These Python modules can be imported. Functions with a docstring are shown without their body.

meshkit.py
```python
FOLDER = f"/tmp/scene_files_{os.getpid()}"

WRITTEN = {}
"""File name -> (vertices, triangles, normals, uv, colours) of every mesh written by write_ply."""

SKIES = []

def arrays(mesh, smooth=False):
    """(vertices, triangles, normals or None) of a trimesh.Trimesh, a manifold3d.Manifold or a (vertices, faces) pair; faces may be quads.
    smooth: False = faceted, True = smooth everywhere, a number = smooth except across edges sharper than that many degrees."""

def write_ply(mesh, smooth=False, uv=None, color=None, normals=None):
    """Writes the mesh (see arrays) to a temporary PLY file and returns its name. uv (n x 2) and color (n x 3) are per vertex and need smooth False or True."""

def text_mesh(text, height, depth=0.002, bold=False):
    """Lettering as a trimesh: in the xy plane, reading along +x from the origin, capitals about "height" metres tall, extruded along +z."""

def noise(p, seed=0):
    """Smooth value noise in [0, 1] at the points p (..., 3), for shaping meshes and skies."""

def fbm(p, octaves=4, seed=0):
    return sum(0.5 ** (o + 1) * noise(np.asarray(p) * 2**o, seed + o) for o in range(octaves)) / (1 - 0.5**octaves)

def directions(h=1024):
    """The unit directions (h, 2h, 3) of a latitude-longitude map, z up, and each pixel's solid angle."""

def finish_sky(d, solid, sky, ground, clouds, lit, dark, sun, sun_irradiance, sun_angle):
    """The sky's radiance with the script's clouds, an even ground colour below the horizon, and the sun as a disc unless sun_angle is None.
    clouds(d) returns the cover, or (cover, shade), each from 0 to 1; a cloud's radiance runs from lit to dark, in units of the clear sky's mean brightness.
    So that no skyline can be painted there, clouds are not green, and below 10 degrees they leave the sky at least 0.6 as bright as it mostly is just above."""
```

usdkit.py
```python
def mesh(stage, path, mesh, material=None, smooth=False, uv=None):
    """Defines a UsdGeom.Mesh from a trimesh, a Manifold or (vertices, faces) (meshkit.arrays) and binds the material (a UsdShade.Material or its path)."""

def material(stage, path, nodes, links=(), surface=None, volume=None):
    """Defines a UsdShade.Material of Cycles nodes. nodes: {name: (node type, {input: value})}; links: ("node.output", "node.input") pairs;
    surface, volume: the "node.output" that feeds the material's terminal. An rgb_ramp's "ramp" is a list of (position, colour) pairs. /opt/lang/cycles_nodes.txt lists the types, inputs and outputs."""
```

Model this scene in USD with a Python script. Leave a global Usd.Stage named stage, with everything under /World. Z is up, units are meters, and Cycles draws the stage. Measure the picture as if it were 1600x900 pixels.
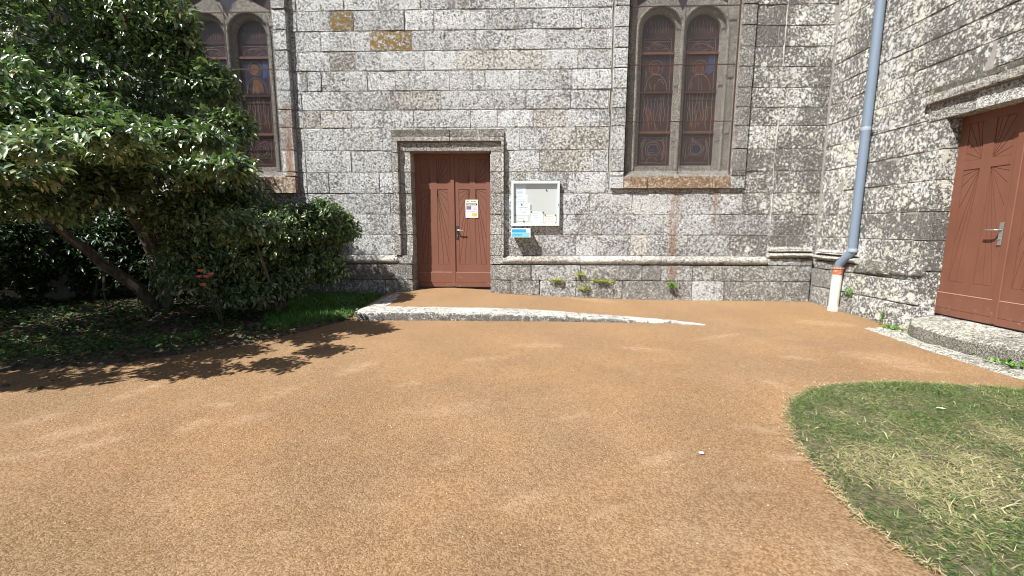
import math, random
import numpy as np, trimesh
from shapely.geometry import Polygon, box as sbox, Point, LineString
from shapely import affinity
from shapely.ops import unary_union
import usdkit, meshkit
from pxr import Usd, UsdGeom, UsdLux, UsdShade, Gf, Sdf, Vt

stage = Usd.Stage.CreateInMemory()
UsdGeom.SetStageUpAxis(stage, UsdGeom.Tokens.z)
UsdGeom.SetStageMetersPerUnit(stage, 1.0)
UsdGeom.Xform.Define(stage, '/World')
UsdGeom.Scope.Define(stage, '/World/Looks')

# ------------------------------------------------------------------ camera, sky, sun, exposure
D, EYE, SX = 8.0, 1.37, 5.27          # distance to the front wall, eye height, side wall
FPX = 669.79
PITCH, YAW, ROLL = math.radians(8.0216), math.radians(-1.80439), math.radians(0.0826)
_F0 = np.array([math.sin(YAW), math.cos(YAW), 0.]); _X0 = np.array([math.cos(YAW), -math.sin(YAW), 0.]); _Z = np.array([0, 0, 1.])
CF = _F0*math.cos(PITCH) - _Z*math.sin(PITCH); _U = _Z*math.cos(PITCH) + _F0*math.sin(PITCH)
CX = _X0*math.cos(ROLL) + _U*math.sin(ROLL); CU = _U*math.cos(ROLL) - _X0*math.sin(ROLL)
cam = UsdGeom.Camera.Define(stage, '/World/camera')
cam.CreateHorizontalApertureAttr(36.0); cam.CreateVerticalApertureAttr(20.25)
cam.CreateFocalLengthAttr(36.0*FPX/1600); cam.CreateClippingRangeAttr(Gf.Vec2f(0.05, 500))
cam.CreateExposureAttr(1.25)
cam.AddTransformOp().Set(Gf.Matrix4d(*CX, 0, *CU, 0, *(-CF), 0, 0, 0, EYE, 1))

SUN = np.array([-1.0, -1.0, 1.87]); SUN /= np.linalg.norm(SUN)      # towards the sun
SUN_EL, SUN_ROT = math.asin(SUN[2]), math.atan2(SUN[0], SUN[1])
usdkit.material(stage, '/World/Looks/sky', {
    's': ('sky_texture', {'sky_type': 'single_scattering', 'sun_disc': False, 'sun_elevation': SUN_EL, 'sun_rotation': SUN_ROT}),
    'b': ('background_shader', {'strength': 0.05})}, [('s.color', 'b.color')], surface='b.background')
dome = UsdLux.DomeLight.Define(stage, '/World/sky')
dome.GetPrim().SetCustomDataByKey('kind', 'structure')
UsdShade.MaterialBindingAPI.Apply(dome.GetPrim()).Bind(UsdShade.Material.Get(stage, '/World/Looks/sky'))
sun = UsdLux.DistantLight.Define(stage, '/World/sun')
sun.CreateNormalizeAttr(True); sun.CreateIntensityAttr(1.25); sun.CreateAngleAttr(0.5); sun.CreateColorAttr(Gf.Vec3f(1.0, 0.98, 0.945))
_z = SUN; _x = np.cross([0, 0, 1.], _z); _x /= np.linalg.norm(_x); _y = np.cross(_z, _x)
sun.AddTransformOp().Set(Gf.Matrix4d(*_x, 0, *_y, 0, *_z, 0, 0, 0, 20, 1))

# ------------------------------------------------------------------ helpers
def name_of(parent, name):
    if not stage.GetPrimAtPath(f'{parent}/{name}'): return f'{parent}/{name}'
    k = CNT.get((parent, name), 0)
    while True:
        k += 1
        if not stage.GetPrimAtPath(f'{parent}/{name}_{k:03d}'):
            CNT[(parent, name)] = k
            return f'{parent}/{name}_{k:03d}'
CNT = {}
def tag(prim, label=None, cat=None, group=None, kind=None):
    for k, v in (('label', label), ('category', cat), ('group', group), ('kind', kind)):
        if v: prim.SetCustomDataByKey(k, v)
    return prim
def thing(name, label, cat, group=None, loc=(0, 0, 0)):
    x = UsdGeom.Xform.Define(stage, name_of('/World', name))
    x.AddTranslateOp().Set(Gf.Vec3d(*map(float, loc)))
    return tag(x.GetPrim(), label, cat, group)
def obj(name, mesh, mat, parent=None, smooth=False, loc=None, **kw):
    """ONE mesh; loc = the parent's place in the world when the mesh is given in world coordinates"""
    p = '/World' if parent is None else str(parent.GetPath())
    if loc is not None:
        v, f, _ = meshkit.arrays(mesh); mesh = (v - np.asarray(loc), f)
    m = usdkit.mesh(stage, name_of(p, name), mesh, mat, smooth=smooth)
    return tag(m.GetPrim(), **kw)

def leafy(name, mesh, mat, parent=None, per=8, tint=None, seed=0, **kw):
    """a mesh of many separate leaves or blades; tint = one value per leaf, picks its colour"""
    n = len(mesh[0])//per
    if tint is None: tint = np.random.default_rng(1000+seed).random(n)
    pm_ = obj(name, mesh, mat, parent, smooth=True, **kw)
    UsdGeom.PrimvarsAPI(pm_).CreatePrimvar('tint', Sdf.ValueTypeNames.FloatArray, 'vertex').Set(Vt.FloatArray.FromNumpy(np.repeat(tint, per).astype(np.float32)))
    return pm_
class MB:
    def __init__(s): s.v, s.f, s.n = [], [], 0
    def add(s, m):
        v, f, _ = meshkit.arrays(m)
        s.v.append(v); s.f.append(f + s.n); s.n += len(v); return s
    def mesh(s): return np.vstack(s.v), np.vstack(s.f)
def box(x0, x1, y0, y1, z0, z1):
    m = trimesh.creation.box((abs(x1-x0), abs(y1-y0), abs(z1-z0))); m.apply_translation(((x0+x1)/2, (y0+y1)/2, (z0+z1)/2)); return m
def cbox(x0, x1, y0, y1, z0, z1, c=.006):
    """box with chamfered edges"""
    import itertools
    pts = []
    for sx, sy, sz in itertools.product((0, 1), repeat=3):
        x, y, z = (x0, x1)[sx], (y0, y1)[sy], (z0, z1)[sz]
        dx, dy, dz = (c, -c)[sx], (c, -c)[sy], (c, -c)[sz]
        pts += [(x, y+dy, z+dz), (x+dx, y, z+dz), (x+dx, y+dy, z)]
    return trimesh.convex.convex_hull(np.array(pts))
def tube(pts, r, n=8, cap=True):
    pts = np.asarray(pts, float); r = np.broadcast_to(r, len(pts)).astype(float)
    t = np.gradient(pts, axis=0); t /= np.linalg.norm(t, axis=1, keepdims=True)
    up = np.array([0, 0, 1.]) if abs(t[0][2]) < .9 else np.array([1., 0, 0])
    V = []
    for i in range(len(pts)):
        a = np.cross(up, t[i]); a /= np.linalg.norm(a); b = np.cross(t[i], a); up = np.cross(a, -t[i]) if False else b
        for k in range(n):
            w = 2*math.pi*k/n; V.append(pts[i] + r[i]*(math.cos(w)*a + math.sin(w)*b))
        up = b
    F = []
    for i in range(len(pts)-1):
        for k in range(n):
            p, q = i*n+k, i*n+(k+1) % n
            F += [(p, q, q+n), (p, q+n, p+n)]
    if cap:
        V += [pts[0], pts[-1]]; c0 = len(V)-2; e = (len(pts)-1)*n
        for k in range(n):
            F += [(c0, (k+1) % n, k), (c0+1, e+k, e+(k+1) % n)]
    return np.array(V), np.array(F)
def prism(poly, d):
    """shapely polygon in (u, v), extruded along w from 0 to d"""
    gs = [g for g in getattr(poly, 'geoms', [poly]) if g.area > 1e-8 and g.geom_type == 'Polygon']
    return trimesh.util.concatenate([trimesh.creation.extrude_polygon(g, d, engine='earcut') for g in gs])
FRONT = np.array([[1, 0, 0, 0], [0, 0, -1, D], [0, 1, 0, 0], [0, 0, 0, 1.]])      # (u, v, w) -> (u, D - w, v)
SIDE = np.array([[0, 0, -1, SX], [-1, 0, 0, 0], [0, 1, 0, 0], [0, 0, 0, 1.]])     # (u, v, w) -> (SX - w, -u, v)
def put(m, T, w=0.0):
    v, f, _ = meshkit.arrays(m)
    v = v.copy(); v[:, 2] += w
    return v @ T[:3, :3].T + T[:3, 3], f
def compact(v, f):
    u, i = np.unique(f, return_inverse=True); return v[u], i.reshape(np.shape(f))
def ray(px, py): return CX*(px-800)/FPX - CU*(py-450)/FPX + CF
def G(px, py, z=0.0):
    r = ray(px, py); return r/r[2]*(z-EYE) + [0, 0, EYE]
def W(px, py, Y=D):
    r = ray(px, py); return r/r[1]*Y + [0, 0, EYE]
def S(px, py, X=SX):
    r = ray(px, py); return r/r[0]*X + [0, 0, EYE]

# ------------------------------------------------------------------ materials
class Mat:
    def __init__(s): s.nodes, s.links, s.k = {}, [], 0
    def n(s, kind, out=None, **inp):
        s.k += 1; nm = f'n{s.k}'; vals = {}
        for k, v in inp.items():
            if isinstance(v, str) and '.' in v and v.split('.')[0] in s.nodes: s.links.append((v, f'{nm}.{k}'))
            else: vals[k] = v
        s.nodes[nm] = (kind, vals)
        return f'{nm}.{out}' if out else nm
    def noise(s, vec, scale, detail=3, rough=.55, dist=0., out='fac'): return s.n('noise_texture', out, vector=vec, scale=scale, detail=detail, roughness=rough, distortion=dist)
    def step(s, v, a, b, lo=0., hi=1.): return s.n('map_range', 'result', range_type='smoothstep', value=v, from_min=a, from_max=b, to_min=lo, to_max=hi, clamp=True)
    def mix(s, fac, a, b, t='mix'): return s.n('mix', 'color', mix_type=t, fac=fac, color1=a, color2=b)
    def math(s, t, a, b=0.0, c=0.0): return s.n('math', 'value', math_type=t, value1=a, value2=b, value3=c)
    def scale(s, vec, sc): return s.n('mapping', 'vector', vector=vec, scale=sc)
    def pos(s): return s.n('geometry') + '.position'
    def make(s, name, surface): return usdkit.material(stage, f'/World/Looks/{name}', s.nodes, s.links, surface=surface)
    def principled(s, name, color, rough=.6, bump=None, strength=.5, dist=.01, **kw):
        inp = dict(base_color=color, roughness=rough, **kw)
        if bump: inp['normal'] = s.n('bump', 'normal', height=bump, strength=strength, distance=dist)
        return s.make(name, s.n('principled_bsdf', 'BSDF', **inp))

def stone_mat(name, a, b, crust, lo, hi, dark=(.10, .095, .085), ochre=None, blotch=0., blotch_x=None, rust=False, moss=0., rand=.35, coarse=1.0, tops=False):
    m = Mat(); p = m.pos(); rnd = m.n('object_info') + '.random'
    x, y, z = (m.n('separate_xyz', vector=p) + c for c in ('.x', '.y', '.z'))
    big = m.noise(p, 1.3, 3); mid = m.noise(p, 7, 5, .62); crs = m.noise(p, 24*coarse, 7, .72, .6); fine = m.noise(p, 70, 5, .7); spk = m.noise(p, 210, 2, .6)
    col = m.mix(m.step(m.math('add', mid, m.math('multiply', m.math('subtract', rnd, .5), rand)), .36, .66), a, b)
    col = m.mix(m.step(fine, .58, .44), col, dark); col = m.mix(m.step(crs, .42, .33), col, dark)                                  # pits and biotite flecks
    shift = m.math('multiply', m.math('subtract', rnd, .5), .05)
    v = m.math('add', m.math('add', crs, shift), m.math('multiply', m.math('subtract', big, .5), .22))
    if tops: v = m.math('add', v, m.step(m.n('separate_xyz', 'z', vector=m.n('geometry', 'true_normal')), .2, .9, -.11, .05))
    cr = m.step(v, lo, hi)
    cr = m.math('multiply', cr, m.step(fine, .36, .56))
    ctint = m.mix(m.step(m.noise(p, 3.1, 2), .45, .6), crust, tuple(np.array(crust)*np.array([1.0, .99, .95])))
    col = m.mix(cr, col, ctint)
    if ochre:
        oc = m.math('multiply', m.step(m.noise(p, 11, 6, .7), *ochre), m.step(fine, .34, .46))
        col = m.mix(oc, col, (.27, .165, .03))
    if moss:
        mo = m.math('multiply', m.step(m.noise(p, 5, 5, .65), .60-moss, .72-moss), .75)
        col = m.mix(mo, col, m.mix(spk, (.06, .05, .03), (.13, .11, .06)))
    h = m.math('add', m.math('multiply', crs, 1.0), m.math('multiply', fine, .55))
    if blotch:
        vec = m.mix(.075, p, m.n('noise_texture', 'color', vector=p, scale=13, detail=6, roughness=.68), 'add')
        tot = None
        for sc, th in ((2.3, .17), (4.6, .24), (10.5, .27), (22., .31), (40., .34)):
            vo = m.n('voronoi_texture', vector=vec, scale=sc, randomness=1.0)
            cell = m.n('separate_color', 'r', color=vo + '.color')
            rad = m.math('multiply', m.step(m.math('add', cell, m.math('multiply', m.math('subtract', big, .5), 2.0)), 1.02-blotch, 1.25-blotch), th*1.35)
            k = m.step(m.math('subtract', vo + '.distance', m.math('multiply', rad, m.math('add', .55, m.math('multiply', fine, .9)))), .012, -.022)
            tot = k if tot is None else m.math('maximum', tot, k)
        if blotch_x: tot = m.math('multiply', tot, m.step(m.math('add', x, m.math('multiply', mid, .8)), *blotch_x))
        tot = m.math('multiply', tot, m.step(fine, .28, .42))
        bl = m.mix(m.step(m.noise(p, 2.3, 2), .42, .6), (.86, .86, .82), (.84, .82, .70))
        col = m.mix(tot, col, m.mix(m.step(crs, .35, .6), m.mix(.45, bl, dark), bl))
    if rust:
        st = m.noise(m.scale(p, (9, 9, 1.1)), 1.0, 4, .6)
        tot = None
        for cx, wd, z0, z1, am in ((2.70, .075, .1, 2.35, .8), (3.43, .055, 1.2, 2.3, .6), (-4.30, .10, 1.9, 3.5, .9), (2.35, .25, 1.5, 2.0, .25)):
            g = m.math('divide', m.math('subtract', m.math('add', x, m.math('multiply', m.math('subtract', st, .5), .10)), cx), wd)
            g = m.math('exponent', m.math('multiply', m.math('multiply', g, g), -1.0))
            g = m.math('multiply', g, m.math('multiply', m.step(z, z0, z0+.5), m.step(z, z1+.1, z1)))
            g = m.math('multiply', m.math('multiply', g, am), m.step(st, .28, .62))
            tot = g if tot is None else m.math('maximum', tot, g)
        col = m.mix(tot, col, m.mix(spk, (.22, .10, .045), (.36, .19, .09)))
    val = m.math('add', .65, m.math('multiply', rnd, .12))
    col = m.mix(1.0, col, m.n('combine_color', 'color', r=val, g=val, b=val), 'multiply')
    return m.principled(name, col, .92, bump=h, strength=1.0, dist=.028, specular_ior_level=.2)

M = {}
WHITE = (.84, .865, .87)
M['granite_pale'] = stone_mat('granite_pale', (.43, .42, .395), (.31, .30, .28), WHITE, .425, .525, ochre=(.61, .70), rust=True, blotch=.14, blotch_x=(3.3, 4.6), coarse=1.2)
M['granite_grey'] = stone_mat('granite_grey', (.40, .39, .365), (.285, .275, .255), WHITE, .435, .535, ochre=(.61, .70), rust=True, blotch=.20, blotch_x=(3.0, 4.4), coarse=1.2)
M['granite_brown'] = stone_mat('granite_brown', (.38, .345, .285), (.27, .24, .195), (.81, .80, .765), .445, .545, ochre=(.575, .67), rust=True)
M['granite_ochre'] = stone_mat('granite_ochre', (.34, .29, .22), (.27, .22, .15), WHITE, .49, .56, ochre=(.44, .58))
M['granite_pink'] = stone_mat('granite_pink', (.56, .49, .43), (.42, .37, .32), (.84, .82, .78), .46, .54, rust=True)
M['granite_lichen'] = stone_mat('granite_lichen', (.29, .28, .255), (.195, .185, .16), (.78, .785, .76), .505, .575, blotch=.38, ochre=(.68, .76))
M['granite_side'] = stone_mat('granite_side', (.30, .285, .26), (.205, .19, .17), (.84, .84, .80), .505, .585, blotch=.50, ochre=(.72, .8))
M['granite_plinth'] = stone_mat('granite_plinth', (.46, .435, .40), (.32, .30, .27), (.76, .755, .72), .50, .60, ochre=(.70, .78), rust=True)
M['granite_dressed'] = stone_mat('granite_dressed', (.60, .56, .51), (.48, .44, .40), (.80, .79, .76), .44, .60, rand=.2)
M['granite_moulding'] = stone_mat('granite_moulding', (.56, .52, .45), (.40, .36, .30), (.76, .74, .68), .40, .54, dark=(.10, .09, .08), moss=.02)
M['granite_kerb'] = stone_mat('granite_kerb', (.36, .34, .30), (.22, .20, .17), (.74, .73, .69), .41, .53, dark=(.09, .085, .075), coarse=.7, tops=True)
M['granite_step'] = stone_mat('granite_step', (.44, .41, .34), (.29, .265, .22), (.72, .70, .62), .47, .59, ochre=(.62, .70), blotch=.2, tops=True)
M['granite_rusty'] = stone_mat('granite_rusty', (.42, .30, .20), (.31, .19, .11), (.74, .68, .58), .48, .60, dark=(.15, .09, .05))
M['granite_tracery'] = stone_mat('granite_tracery', (.62, .57, .50), (.50, .45, .38), (.72, .68, .61), .52, .68, rand=.2)
M['granite_hood'] = stone_mat('granite_hood', (.40, .37, .32), (.27, .25, .21), (.62, .60, .55), .50, .62, dark=(.09, .08, .07), moss=.05)
M['moss_ledge'] = stone_mat('moss_ledge', (.24, .21, .17), (.15, .13, .10), (.70, .69, .64), .53, .62, moss=.085)
m = Mat(); p = m.pos()
M['mortar'] = m.principled('mortar', m.mix(m.noise(p, 25, 4), (.17, .16, .14), (.33, .31, .28)), .95, bump=m.noise(p, 60, 4), strength=.8)
m = Mat(); p = m.pos()
M['lime_mortar'] = m.principled('lime_mortar', m.mix(m.noise(p, 25, 4), (.30, .28, .25), (.46, .44, .40)), .95, bump=m.noise(p, 60, 4), strength=.8)

def ground_mat(name, base1, base2, light, scuff=True):
    m = Mat(); p = m.pos()
    big = m.noise(p, .55, 3, .6); mid = m.noise(p, 3.2, 5, .6)
    gr = m.n('voronoi_texture', vector=m.mix(.012, p, m.n('noise_texture', 'color', vector=p, scale=60, detail=2), 'add'), scale=120.0)
    g2 = m.noise(p, 150, 4, .75); g3 = m.noise(p, 48, 4, .7)
    cell = m.n('separate_color', 'r', color=gr + '.color')
    col = m.mix(m.step(m.math('add', m.math('multiply', big, .6), m.math('multiply', mid, .4)), .32, .68), base1, base2)
    col = m.mix(m.step(cell, .1, .95, 0, .8), m.mix(.50, col, (.07, .035, .015)), m.mix(.22, col, light))
    col = m.mix(m.step(g2, .56, .70, 0, .55), col, light)
    col = m.mix(m.step(g2, .46, .34, 0, .6), col, (.10, .05, .022))
    if scuff:
        sc = m.n('attribute', 'fac', attribute='scuff')
        k = m.math('multiply', m.math('multiply', sc, .36), m.step(m.math('add', m.math('multiply', m.noise(p, 14, 5, .7), .9), m.math('multiply', g3, .5)), .55, .86))
        col = m.mix(k, col, (.44, .325, .215))
    h = m.math('add', m.math('multiply', gr + '.distance', -.45), m.math('add', m.math('multiply', g2, .9), m.math('multiply', g3, .8)))
    h = m.math('multiply', h, m.step(m.noise(p, 1.1, 4, .6), .36, .64, .65, 1.15))
    return m.principled(name, col, .95, bump=h, strength=1.0, dist=.0105, specular_ior_level=.15)
M['ground'] = ground_mat('stabilised_gravel', (.280, .161, .074), (.288, .184, .100), (.48, .36, .23))
m = Mat(); p = m.pos()
M['bed_soil'] = m.principled('bed_soil', m.mix(m.step(m.noise(p, 18, 6, .7), .4, .62), (.045, .034, .022), (.11, .08, .052)), .95, bump=m.noise(p, 40, 6, .7), strength=1., dist=.03)
m = Mat(); p = m.pos()
M['thatch'] = m.principled('thatch', m.mix(m.step(m.noise(p, 30, 6, .75), .40, .62), (.06, .055, .025), (.17, .135, .075)), .95, bump=m.noise(p, 90, 5, .75), strength=1., dist=.02)

def leaf_mat(name, cols, rough=.35, trans=.25, spec=.5):
    m = Mat(); k = len(cols); r = m.n('attribute', 'fac', attribute='tint')
    ramp = m.n('rgb_ramp', 'color', ramp=[(c[0], c[1]) if isinstance(c[0], float) and isinstance(c[1], tuple) else (i/(k-1), c) for i, c in enumerate(cols)], fac=r)
    ramp = m.mix(1.0, ramp, m.mix(m.noise(m.pos(), 60, 3), (.75, .78, .75), (1.2, 1.18, 1.15)), 'multiply')
    pr = m.n('principled_bsdf', 'BSDF', base_color=ramp, roughness=rough, specular_ior_level=spec)
    tr = m.n('translucent_bsdf', 'BSDF', color=m.mix(1.0, ramp, (1.25, 1.75, .6), 'multiply'))
    return m.make(name, m.n('mix_closure', 'closure', fac=trans, closure1=pr, closure2=tr))
M['camellia_leaf'] = leaf_mat('camellia_leaf', [(.0, (.036, .066, .030)), (.25, (.062, .106, .044)), (.5, (.098, .150, .062)), (.75, (.155, .210, .092)), (.93, (.23, .28, .14)), (.985, (.27, .29, .13)), (1.0, (.20, .12, .05))], .36, .13, 1.0)
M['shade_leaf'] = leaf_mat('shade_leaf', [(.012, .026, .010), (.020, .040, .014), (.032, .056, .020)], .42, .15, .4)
M['ivy'] = leaf_mat('ivy', [(.026, .062, .024), (.045, .10, .032), (.07, .125, .045), (.13, .105, .055)], .45, .2, .4)
M['litter'] = leaf_mat('litter', [(.05, .03, .018), (.10, .06, .03), (.16, .10, .05), (.25, .19, .12)], .6, .1, .3)
M['straw'] = leaf_mat('straw', [(.22, .15, .08), (.40, .31, .18), (.52, .43, .28), (.30, .19, .10)], .7, .15, .2)
M['bed_grass'] = leaf_mat('bed_grass', [(.05, .13, .028), (.08, .185, .038), (.125, .24, .055)], .5, .3, .3)
M['lawn_grass'] = leaf_mat('lawn_grass', [(.0, (.030, .060, .018)), (.18, (.060, .105, .030)), (.36, (.095, .145, .045)), (.52, (.15, .19, .065)), (.60, (.25, .235, .10)), (.75, (.34, .30, .16)), (.90, (.47, .41, .26)), (1.0, (.20, .15, .085))], .55, .25, .25)
M['weed'] = leaf_mat('weed', [(.06, .15, .02), (.10, .22, .03), (.16, .28, .05)], .45, .3, .4)
M['stonecrop'] = leaf_mat('stonecrop', [(.20, .22, .04), (.34, .33, .07), (.46, .43, .10)], .5, .3, .3)
M['petal'] = leaf_mat('petal', [(.78, .24, .28), (.84, .34, .37), (.88, .46, .46)], .5, .35, .3)
m = Mat(); p = m.pos()
M['bark'] = m.principled('bark', m.mix(m.step(m.noise(m.scale(p, (1, 1, .35)), 30, 5), .4, .6), (.035, .027, .018), (.085, .068, .045)), .9, bump=m.noise(p, 45, 5), strength=.8)

def paint_mat(name, col, rough=.5, wear=None, wcol=(.5, .4, .33), var=.12, spec=.4):
    m = Mat(); p = m.pos()
    c = m.mix(m.noise(m.scale(p, (1, 1, .25)), 9, 4), tuple(np.array(col)*(1-var)), tuple(np.array(col)*(1+var)))
    if wear: c = m.mix(m.math('multiply', m.step(m.noise(p, 16, 6, .75), *wear), m.step(m.n('separate_xyz', 'z', vector=p), .62, .25)), c, wcol)
    return m.principled(name, c, rough, bump=m.noise(m.scale(p, (1, 1, .06)), 90, 4), strength=.12, dist=.004, specular_ior_level=spec)
M['door_paint'] = paint_mat('door_paint', (.140, .055, .033), .55, wear=(.60, .67), wcol=(.30, .20, .155), var=.2)
M['door_edge'] = paint_mat('door_edge', (.34, .20, .15), .6)
M['zinc'] = paint_mat('zinc', (.135, .175, .225), .42, var=.10)
M['pvc_joint'] = paint_mat('pvc_joint', (.24, .28, .32), .4)
m = Mat(); p = m.pos()
M['white_iron'] = m.principled('white_iron', m.mix(m.step(m.noise(m.scale(p, (1, 1, .25)), 14, 5, .7), .54, .68), (.50, .48, .43), (.36, .24, .13)), .6, bump=m.noise(p, 50, 4), strength=.3)
m = Mat(); p = m.pos()
M['rust'] = m.principled('rust', m.mix(m.step(m.noise(p, 30, 5, .7), .4, .62), (.028, .014, .010), (.070, .026, .014)), .8, bump=m.noise(p, 80, 4), strength=.4)
m = Mat(); p = m.pos()
M['saddle_rust'] = m.principled('saddle_rust', m.mix(m.step(m.noise(p, 30, 5, .7), .4, .62), (.065, .022, .013), (.125, .042, .022)), .7, bump=m.noise(p, 80, 4), strength=.4)
m = Mat(); p = m.pos()
M['orange_collar'] = m.principled('orange_collar', m.mix(m.step(m.noise(p, 40, 4, .7), .52, .6), (.34, .10, .04), (.42, .33, .26)), .6)
M['wire'] = Mat().principled('wire', (.075, .068, .062), .55)
M['aluminium'] = paint_mat('aluminium', (.46, .53, .54), .45, var=.03)
M['board_back'] = paint_mat('board_back', (.49, .49, .48), .7, var=.04)
M['paper'] = paint_mat('paper', (.66, .71, .73), .8, var=.03)
M['paper_warm'] = paint_mat('paper_warm', (.66, .64, .60), .8, var=.03)
M['ink'] = paint_mat('ink', (.40, .46, .53), .8)
M['pink_ink'] = paint_mat('pink_ink', (.72, .55, .58), .8)
M['black'] = paint_mat('black', (.012, .012, .014), .5)
M['blue_print'] = paint_mat('blue_print', (.03, .24, .46), .5)
M['cyan_print'] = paint_mat('cyan_print', (.14, .42, .48), .5)
M['white_print'] = paint_mat('white_print', (.62, .62, .61), .5, var=.02)
M['pink_print'] = paint_mat('pink_print', (.55, .28, .46), .6)
M['yellow_print'] = paint_mat('yellow_print', (.55, .33, .06), .6)
M['cream_print'] = paint_mat('cream_print', (.62, .60, .42), .6)
M['photo_print'] = paint_mat('photo_print', (.10, .10, .13), .6, var=.6)
M['handle_steel'] = Mat().principled('handle_steel', (.36, .36, .36), .32, metallic=.8)
M['dark_metal'] = Mat().principled('dark_metal', (.05, .048, .045), .45, metallic=.5)
m = Mat(); p = m.pos()
M['clear_pane'] = m.make('clear_pane', m.n('mix_closure', 'closure', fac=.05, closure1=m.n('transparent_bsdf', 'BSDF', color=(.95, .96, .96)), closure2=m.n('glossy_bsdf', 'BSDF', roughness=.02, color=(.9, .9, .9))))
def glass(name, col, rough=.28):
    m = Mat(); p = m.pos()
    c = m.mix(m.noise(p, 11, 4), tuple(np.array(col)*.6), tuple(np.array(col)*1.4))
    M[name] = m.principled(name, c, rough, bump=m.noise(p, 40, 3), strength=.25, dist=.004, specular_ior_level=.5)
for nm, c in (('glass_plum', (.032, .012, .012)), ('glass_blue', (.020, .016, .030)), ('glass_red', (.070, .018, .010)), ('glass_brown', (.032, .014, .010)), ('glass_slate', (.034, .015, .012)), ('glass_sky', (.030, .050, .13)), ('glass_ochre', (.11, .045, .02))):
    glass(nm, c)
M['came'] = paint_mat('came', (.135, .10, .082), .6)
m = Mat(); p = m.pos()
M['slate'] = m.principled('slate', m.mix(m.noise(p, 6, 4), (.05, .055, .06), (.09, .095, .10)), .6)
m = Mat(); p = m.pos()
M['far_stone'] = m.principled('far_stone', m.mix(m.noise(p, 8, 5), (.24, .22, .2), (.4, .38, .35)), .95, bump=m.noise(p, 30, 4), strength=.5)
M['pebble'] = paint_mat('pebble', (.05, .04, .035), .8)

# ------------------------------------------------------------------ ground
def lerp_tab(x, tab): xs, ys = zip(*tab); return np.interp(x, xs, ys)
def kerb_h(X): return lerp_tab(X, ((-2.7, .12), (-1.0, .12), (.0, .10), (1.2, .055), (2.55, .0)))
def wall_h(X): return lerp_tab(X, ((-9, .15), (-2.6, .17), (-2.1, .19), (-1.4, .20), (-.65, .16), (.3, .105), (2.1, .052), (5.27, .035)))
KY = 6.17
def ground_h(X, Y):
    X, Y = np.asarray(X, float), np.asarray(Y, float)
    t = np.clip((Y-(KY+.1))/(D-KY-.1), 0, 1)
    on = np.clip((Y-(KY+.06))/.05, 0, 1)
    left = np.clip((X+2.62)/.06, 0, 1)           # the bed is lower than the terrace
    h = on*((1-t)*kerb_h(X) + t*wall_h(X))*left + (1-left)*on*t*.06
    return h + .012*(meshkit.fbm(np.stack([X*.7, Y*.7, 0*X], -1), 3, 5)-.5)
SC = np.random.default_rng(4)
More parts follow.
